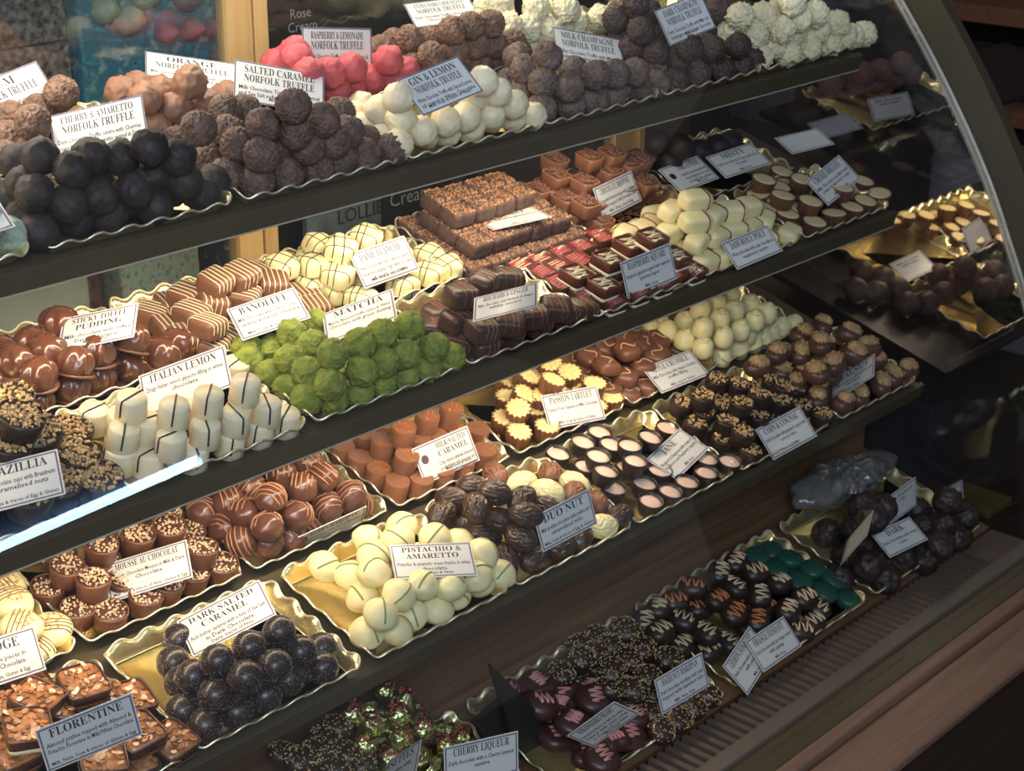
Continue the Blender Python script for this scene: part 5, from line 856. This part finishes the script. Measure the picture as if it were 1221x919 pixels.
# things standing behind the glass doors
def bag(name,a,b,m,label,cat,top=None):
    r=root(name,((a[0]+b[0])/2,(a[1]+b[1])/2,a[2]),label,cat)
    pbx('body',m,a,b,r,.02)
    if top: pbx('lid',top,(a[0]-.02,a[1]-.02,b[2]-.06),(b[0]+.02,b[1]+.02,b[2]+.02),r,.01)
    return r
def spotted(name,base,spots,scale,fac=.5,w=.035):
    m=bpy.data.materials.new(name); m.use_nodes=True; nt=m.node_tree; b=nt.nodes['Principled BSDF']; b.inputs['Roughness'].default_value=.5
    tc=nt.nodes.new('ShaderNodeTexCoord'); n=nt.nodes.new('ShaderNodeTexNoise'); n.inputs['Scale'].default_value=scale; n.inputs['Detail'].default_value=3
    nt.links.new(tc.outputs['Object'],n.inputs['Vector']); r=nt.nodes.new('ShaderNodeValToRGB'); el=r.color_ramp.elements
    el[0].position=.3; el[0].color=(*spots[0],1); el[1].position=.72; el[1].color=(*spots[-1],1)
    e=el.new(fac-w); e.color=(*base,1); e=el.new(fac+w); e.color=(*base,1)
    if len(spots)>2: e=el.new(.42-.06); e.color=(*spots[1],1)
    nt.links.new(n.outputs['Fac'],r.inputs[0]); nt.links.new(r.outputs[0],b.inputs['Base Color']); return m
stone=mat('marbled_grey_brown_wrap',(.16,.13,.115),.5,var=.9,vscale=110,detail=8,bump=.8,bscale=60,bdist=.004)
pbk=mat('counter_behind_case',(.10,.07,.05),.6)
area('added_back_fill',(7.5,8.6,1.2),(7.2,8.2,-2.6),6,1.0,6.5,(1,.93,.84))  # lamp added to brighten the things behind the doors, no known source
b0=root('back_counter',(7,9,-3.6),'brown counter top behind the sliding doors','counter'); pbx('counter_top',pbk,(1,7.6,-3.7),(12,11,-3.6),b0); pbx('counter_body',pbk,(1,7.7,FZ),(12,11,-3.7),b0)
bag('wrapped_box',(4.2,7.95,-3.6),(5.16,8.6,-1.69),stone,'lower marbled grey-brown wrapped box at top left','box')
bag('wrapped_box',(4.15,7.93,-1.68),(5.14,8.6,-1.1),stone,'upper marbled grey wrapped box at top left','box')
teal=spotted('teal_patterned_paper',(.03,.17,.24),[(.01,.05,.10),(.04,.26,.38),(.30,.45,.45)],55)
bag('gift_bag',(5.19,7.9,-2.75),(6.24,8.3,-1.1),teal,'teal patterned gift bag behind the left door','bag')
pk=root('reflected_truffles',(5.7,7.9,-1.6),'pink and pale green lumps standing for truffle reflections before the teal bag','print')  # coloured lumps modelled in place of blurred truffle reflections in the glass
def blob(c,r_,m,parent,nm):
    o=ob(nm,star(nm,lumpy(int(c[0]*31)%19,r_,.1,2,r_*.8),m,3),None); o.location=W(*c)-parent.location; o.parent=parent
for i,(px,z,r_,mm) in enumerate([(5.75,-1.72,.10,'p'),(5.92,-1.72,.11,'p'),(6.08,-1.74,.09,'q'),(5.72,-1.92,.10,'q'),(5.9,-1.95,.12,'q'),(6.1,-1.9,.09,'q'),(5.5,-1.62,.14,'g'),(5.62,-1.5,.13,'g'),(5.36,-1.55,.12,'g'),(5.9,-1.55,.12,'q')]):
    blob((px,7.92,z),r_*.8,{'p':mat('dusky_pink_reflection',(.26,.13,.16),.6,var=.2),'q':mat('muted_mauve_reflection',(.20,.13,.17),.6,var=.2),'g':mat('pale_green_reflection',(.27,.33,.24),.6,var=.2)}[mm],pk,'truffle_reflection')
bag('paper_bag',(4.1,7.7,-3.6),(4.98,7.95,-2.80),mat('creased_pale_grey_paper',(.42,.42,.36),.6,bump=1,bscale=9,bdist=.02,var=.15,vscale=8),'pale creased paper bag below the top shelf at left','bag')
bag('gift_box',(4.99,8.0,-3.6),(5.27,8.5,-2.6),mat('maroon_marbled_wrap',(.13,.06,.065),.5,var=.5,vscale=70),'narrow maroon marbled gift box left of the floral box','box')
flor=spotted('floral_mint_paper',(.36,.44,.37),[(.10,.22,.20),(.16,.30,.24),(.38,.12,.13)],95)
bag('gift_box',(5.29,7.85,-3.6),(5.84,8.4,-2.55),flor,'mint floral gift box behind the glass','box')
bag('gift_box',(5.85,8.3,-3.6),(6.08,8.6,-2.5),mat('tan_card',(.24,.15,.09),.6,var=.1),'narrow tan box between the floral boxes','box')
bag('gift_box',(6.0,7.8,-3.6),(6.20,8.2,-2.55),spotted('floral_navy_paper',(.06,.08,.11),[(.03,.04,.06),(.14,.17,.18),(.35,.33,.30)],110),'narrow navy floral gift box left of the post','box')
# chalkboards
r=root('chalkboard',(7.4,8.0,-2.5),'black chalkboard with handwritten Rose Cream behind the post','sign')
pbx('board',mat('chalkboard_black',(.018,.020,.020),.55,var=.3,vscale=6),(6.45,8.0,-3.6),(8.35,8.06,-1.15),r)
def chalk(txt,size,pos,parent,name='chalk_writing',m=None,thin=True):
    cu=bpy.data.curves.new('t','FONT'); cu.body=txt; cu.size=size*U; cu.resolution_u=2
    if thin: cu.offset=-.004*size*U
    o=bpy.data.objects.new('t',cu); COL.objects.link(o); bpy.context.view_layer.update()
    me_=bpy.data.meshes.new_from_object(o.evaluated_get(bpy.context.evaluated_depsgraph_get())); bpy.data.objects.remove(o)
    mt=Matrix.Rotation(R(90),4,'X'); me_.transform(Matrix.Translation(W(*pos))@mt); me_.materials.append(m or mat('white_chalk',(.55,.55,.52),.8)); part(name,me_,parent)
chalk('Rose',.085,(6.72,7.995,-1.775),r); chalk('Cream',.085,(6.70,7.995,-1.855),r); chalk('Cream',.14,(7.50,7.995,-3.10),r)
r=root('lollies_sign',(7.1,7.8,-3.3),'small pale sign reading LOLLIES under the top shelf','sign')
pbx('board',mat('grey_blue_print',(.20,.24,.28),.6,var=.5,vscale=14),(6.62,7.8,-3.6),(7.24,7.84,-2.75),r)
chalk('LOLLIES',.13,(6.86,7.79,-3.04),r,'lettering',inkm,False)
for i,(x,z,m_) in enumerate([(7.42,-3.2,greend),(7.58,-3.28,greend),(7.66,-3.12,mat('teal_foil',(.03,.22,.17),.3)),(7.36,-3.34,greend),(6.75,-3.3,redm),(7.12,-3.34,mat('orange_red_foil',(.4,.12,.06),.4))]):
    o=ob('foil_sweet',star('foil_sweet',lumpy(i+3,.09,.15,2.5),m_,3)); o.location=W(x,7.7,z-.15); tag(o,'%s foil-wrapped sweet on the counter behind the cream squares'%('leftmost green','second green','bright teal','low green','red','orange-red')[i] if False else ('leftmost','second','bright teal','lower left','red','orange')[i]+' foil sweet behind glass near the lollies sign','sweet','foil sweets behind the glass')
# small jars and packets far behind, right part
for i,(x,z,sx,sz,c) in enumerate([(8.5,-1.9,.3,.5,(.16,.15,.15)),(8.95,-2.2,.35,.8,(.09,.09,.11)),(9.7,-2.5,.5,.7,(.12,.15,.24)),(10.3,-2.6,.4,.6,(.10,.12,.18)),(9.2,-2.95,.5,.3,(.12,.06,.05))]):
    bag('packet',(x,8.6,z-sz-.4),(x+sx,8.9,z),mat('dim_packet_%s'%('abcde'[i]),c,.6,var=.3,vscale=8),('grey packet behind glass above the pale sphere','tall grey packet behind the right door','blue-grey packet behind the right door','dark blue packet farthest right behind glass','low reddish packet behind the right door')[i],'packet')
pbx('counter_riser',pbk,(8.2,8.55,-3.6),(11.5,9.0,-3.2),b0)
# second case beyond the end glass
area('far_case_light',(12.4,6.35,-3.25),(12.2,6.7,-4.2),2.4,.12,1.0,WARM)
c2=root('neighbouring_case',(12.5,6.2,-4.5),'dim second display case section beyond the end glass','display case')
for s,a,b,d in ((3,10.45,14.2,1.66),(2,10.45,14.2,1.5)):
    slab('shelf_plate',mat('brown_black_shelf',(.022,.014,.013),.4),s,a,b,0 if s==3 else .75,d,-.12,-.072,c2)
tray(3,11.15,.84,1.1,.74,'gold tray of yellow tartlets beyond the end glass, left one'); tray(3,12.3,.84,1.1,.74,'gold tray of yellow tartlets beyond the end glass, right one')
tray(3,11.05,.05,1.1,.78,'gold tray of brown balls beyond the end glass'); tray(2,10.9,.8,1.5,.7,'gold tray of pinkish balls beyond the end glass')
bag('blue_jar',(11.0,7.2,-3.05),(11.9,7.8,-2.2),mat('smoky_blue_card',(.10,.11,.15),.6,var=.3,vscale=5),'smoky blue box beyond the end glass above the tartlets','box')
bag('blue_bag',(10.55,5.55,-5.35),(10.85,6.1,-4.75),mat('dark_slate_paper',(.035,.045,.06),.5,var=.4,vscale=10),'dark slate paper bag just beyond the end glass by the deck','bag')
bag('gold_box',(10.4,4.95,-5.4),(10.75,5.4,-5.33),mat('dull_gold_board',(.22,.15,.04),.5),'dull gold board at the far right deck corner','board')
# room shelves on the right
r=root('wall_shelf_unit',(18,9.5,-4),'red-brown wooden wall shelves in the dim room at right','shelf unit')
pbx('shelf_board',wr,(16.6,7.9,-4.13),(17.9,9.62,-3.97),r); pbx('shelf_board',wr,(16.6,6.5,-3.1),(17.9,9.75,-2.92),r); pbx('side_panel',wood('dark_side_panel',(.02,.012,.01),(.035,.02,.015),.6),(17.9,6.5,FZ),(18.1,9.7,0),r)
r=root('framed_picture',(17.5,8.6,-3.9),'black-framed picture of pale shapes on the wall shelf','picture')
pbx('print',mat('grey_photo_print',(.20,.18,.19),.6,var=.6,vscale=10),(17.1,8.2,-3.93),(17.14,9.0,-3.45),r)
for a,b in (((17.06,8.1,-3.97),(17.16,9.1,-3.9)),((17.06,8.1,-3.47),(17.16,9.1,-3.38)),((17.06,8.1,-3.97),(17.16,8.2,-3.38)),((17.06,9.0,-3.97),(17.16,9.1,-3.38))): pbx('frame',blackm,a,b,r)
bag('linen_bag',(16.4,7.6,-6.5),(17.4,8.95,-4.5),mat('pale_mauve_fabric',(.26,.24,.29),.8,var=.35,vscale=6),'pale mauve fabric bag below the wall shelf','bag')
# fluorescent tube in the shop, mirrored in the curved glass
r=root('tube_lamp',(6.4,.86,.12),'long white tube lamp hanging in the shop, mirrored in the glass','lamp')
mb=MB(); mb.tube([W(7.02,1.0,-.06),W(5.51,.62,-.04),W(3.6,.14,.0)],.085*U,16); part('tube',mb.mesh('tube',mat('lit_tube',(1,1,1),.3,emit=(.50,.74,1),es=24),True),r)
mb=MB(); mb.pbox(W(3.5,.02,.13),W(7.2,.95,.06)-W(3.5,.02,.13),Vector((.0,-.03,.0))*U,Vector((.02,-.08,.60))*U); part('added_haze_sheet',mb.mesh('added_haze_sheet',mat('bluish_haze_sheet',(.30,.38,.50),.6)),r)  # bluish sheet added so the front glass mirrors a haze above the tube
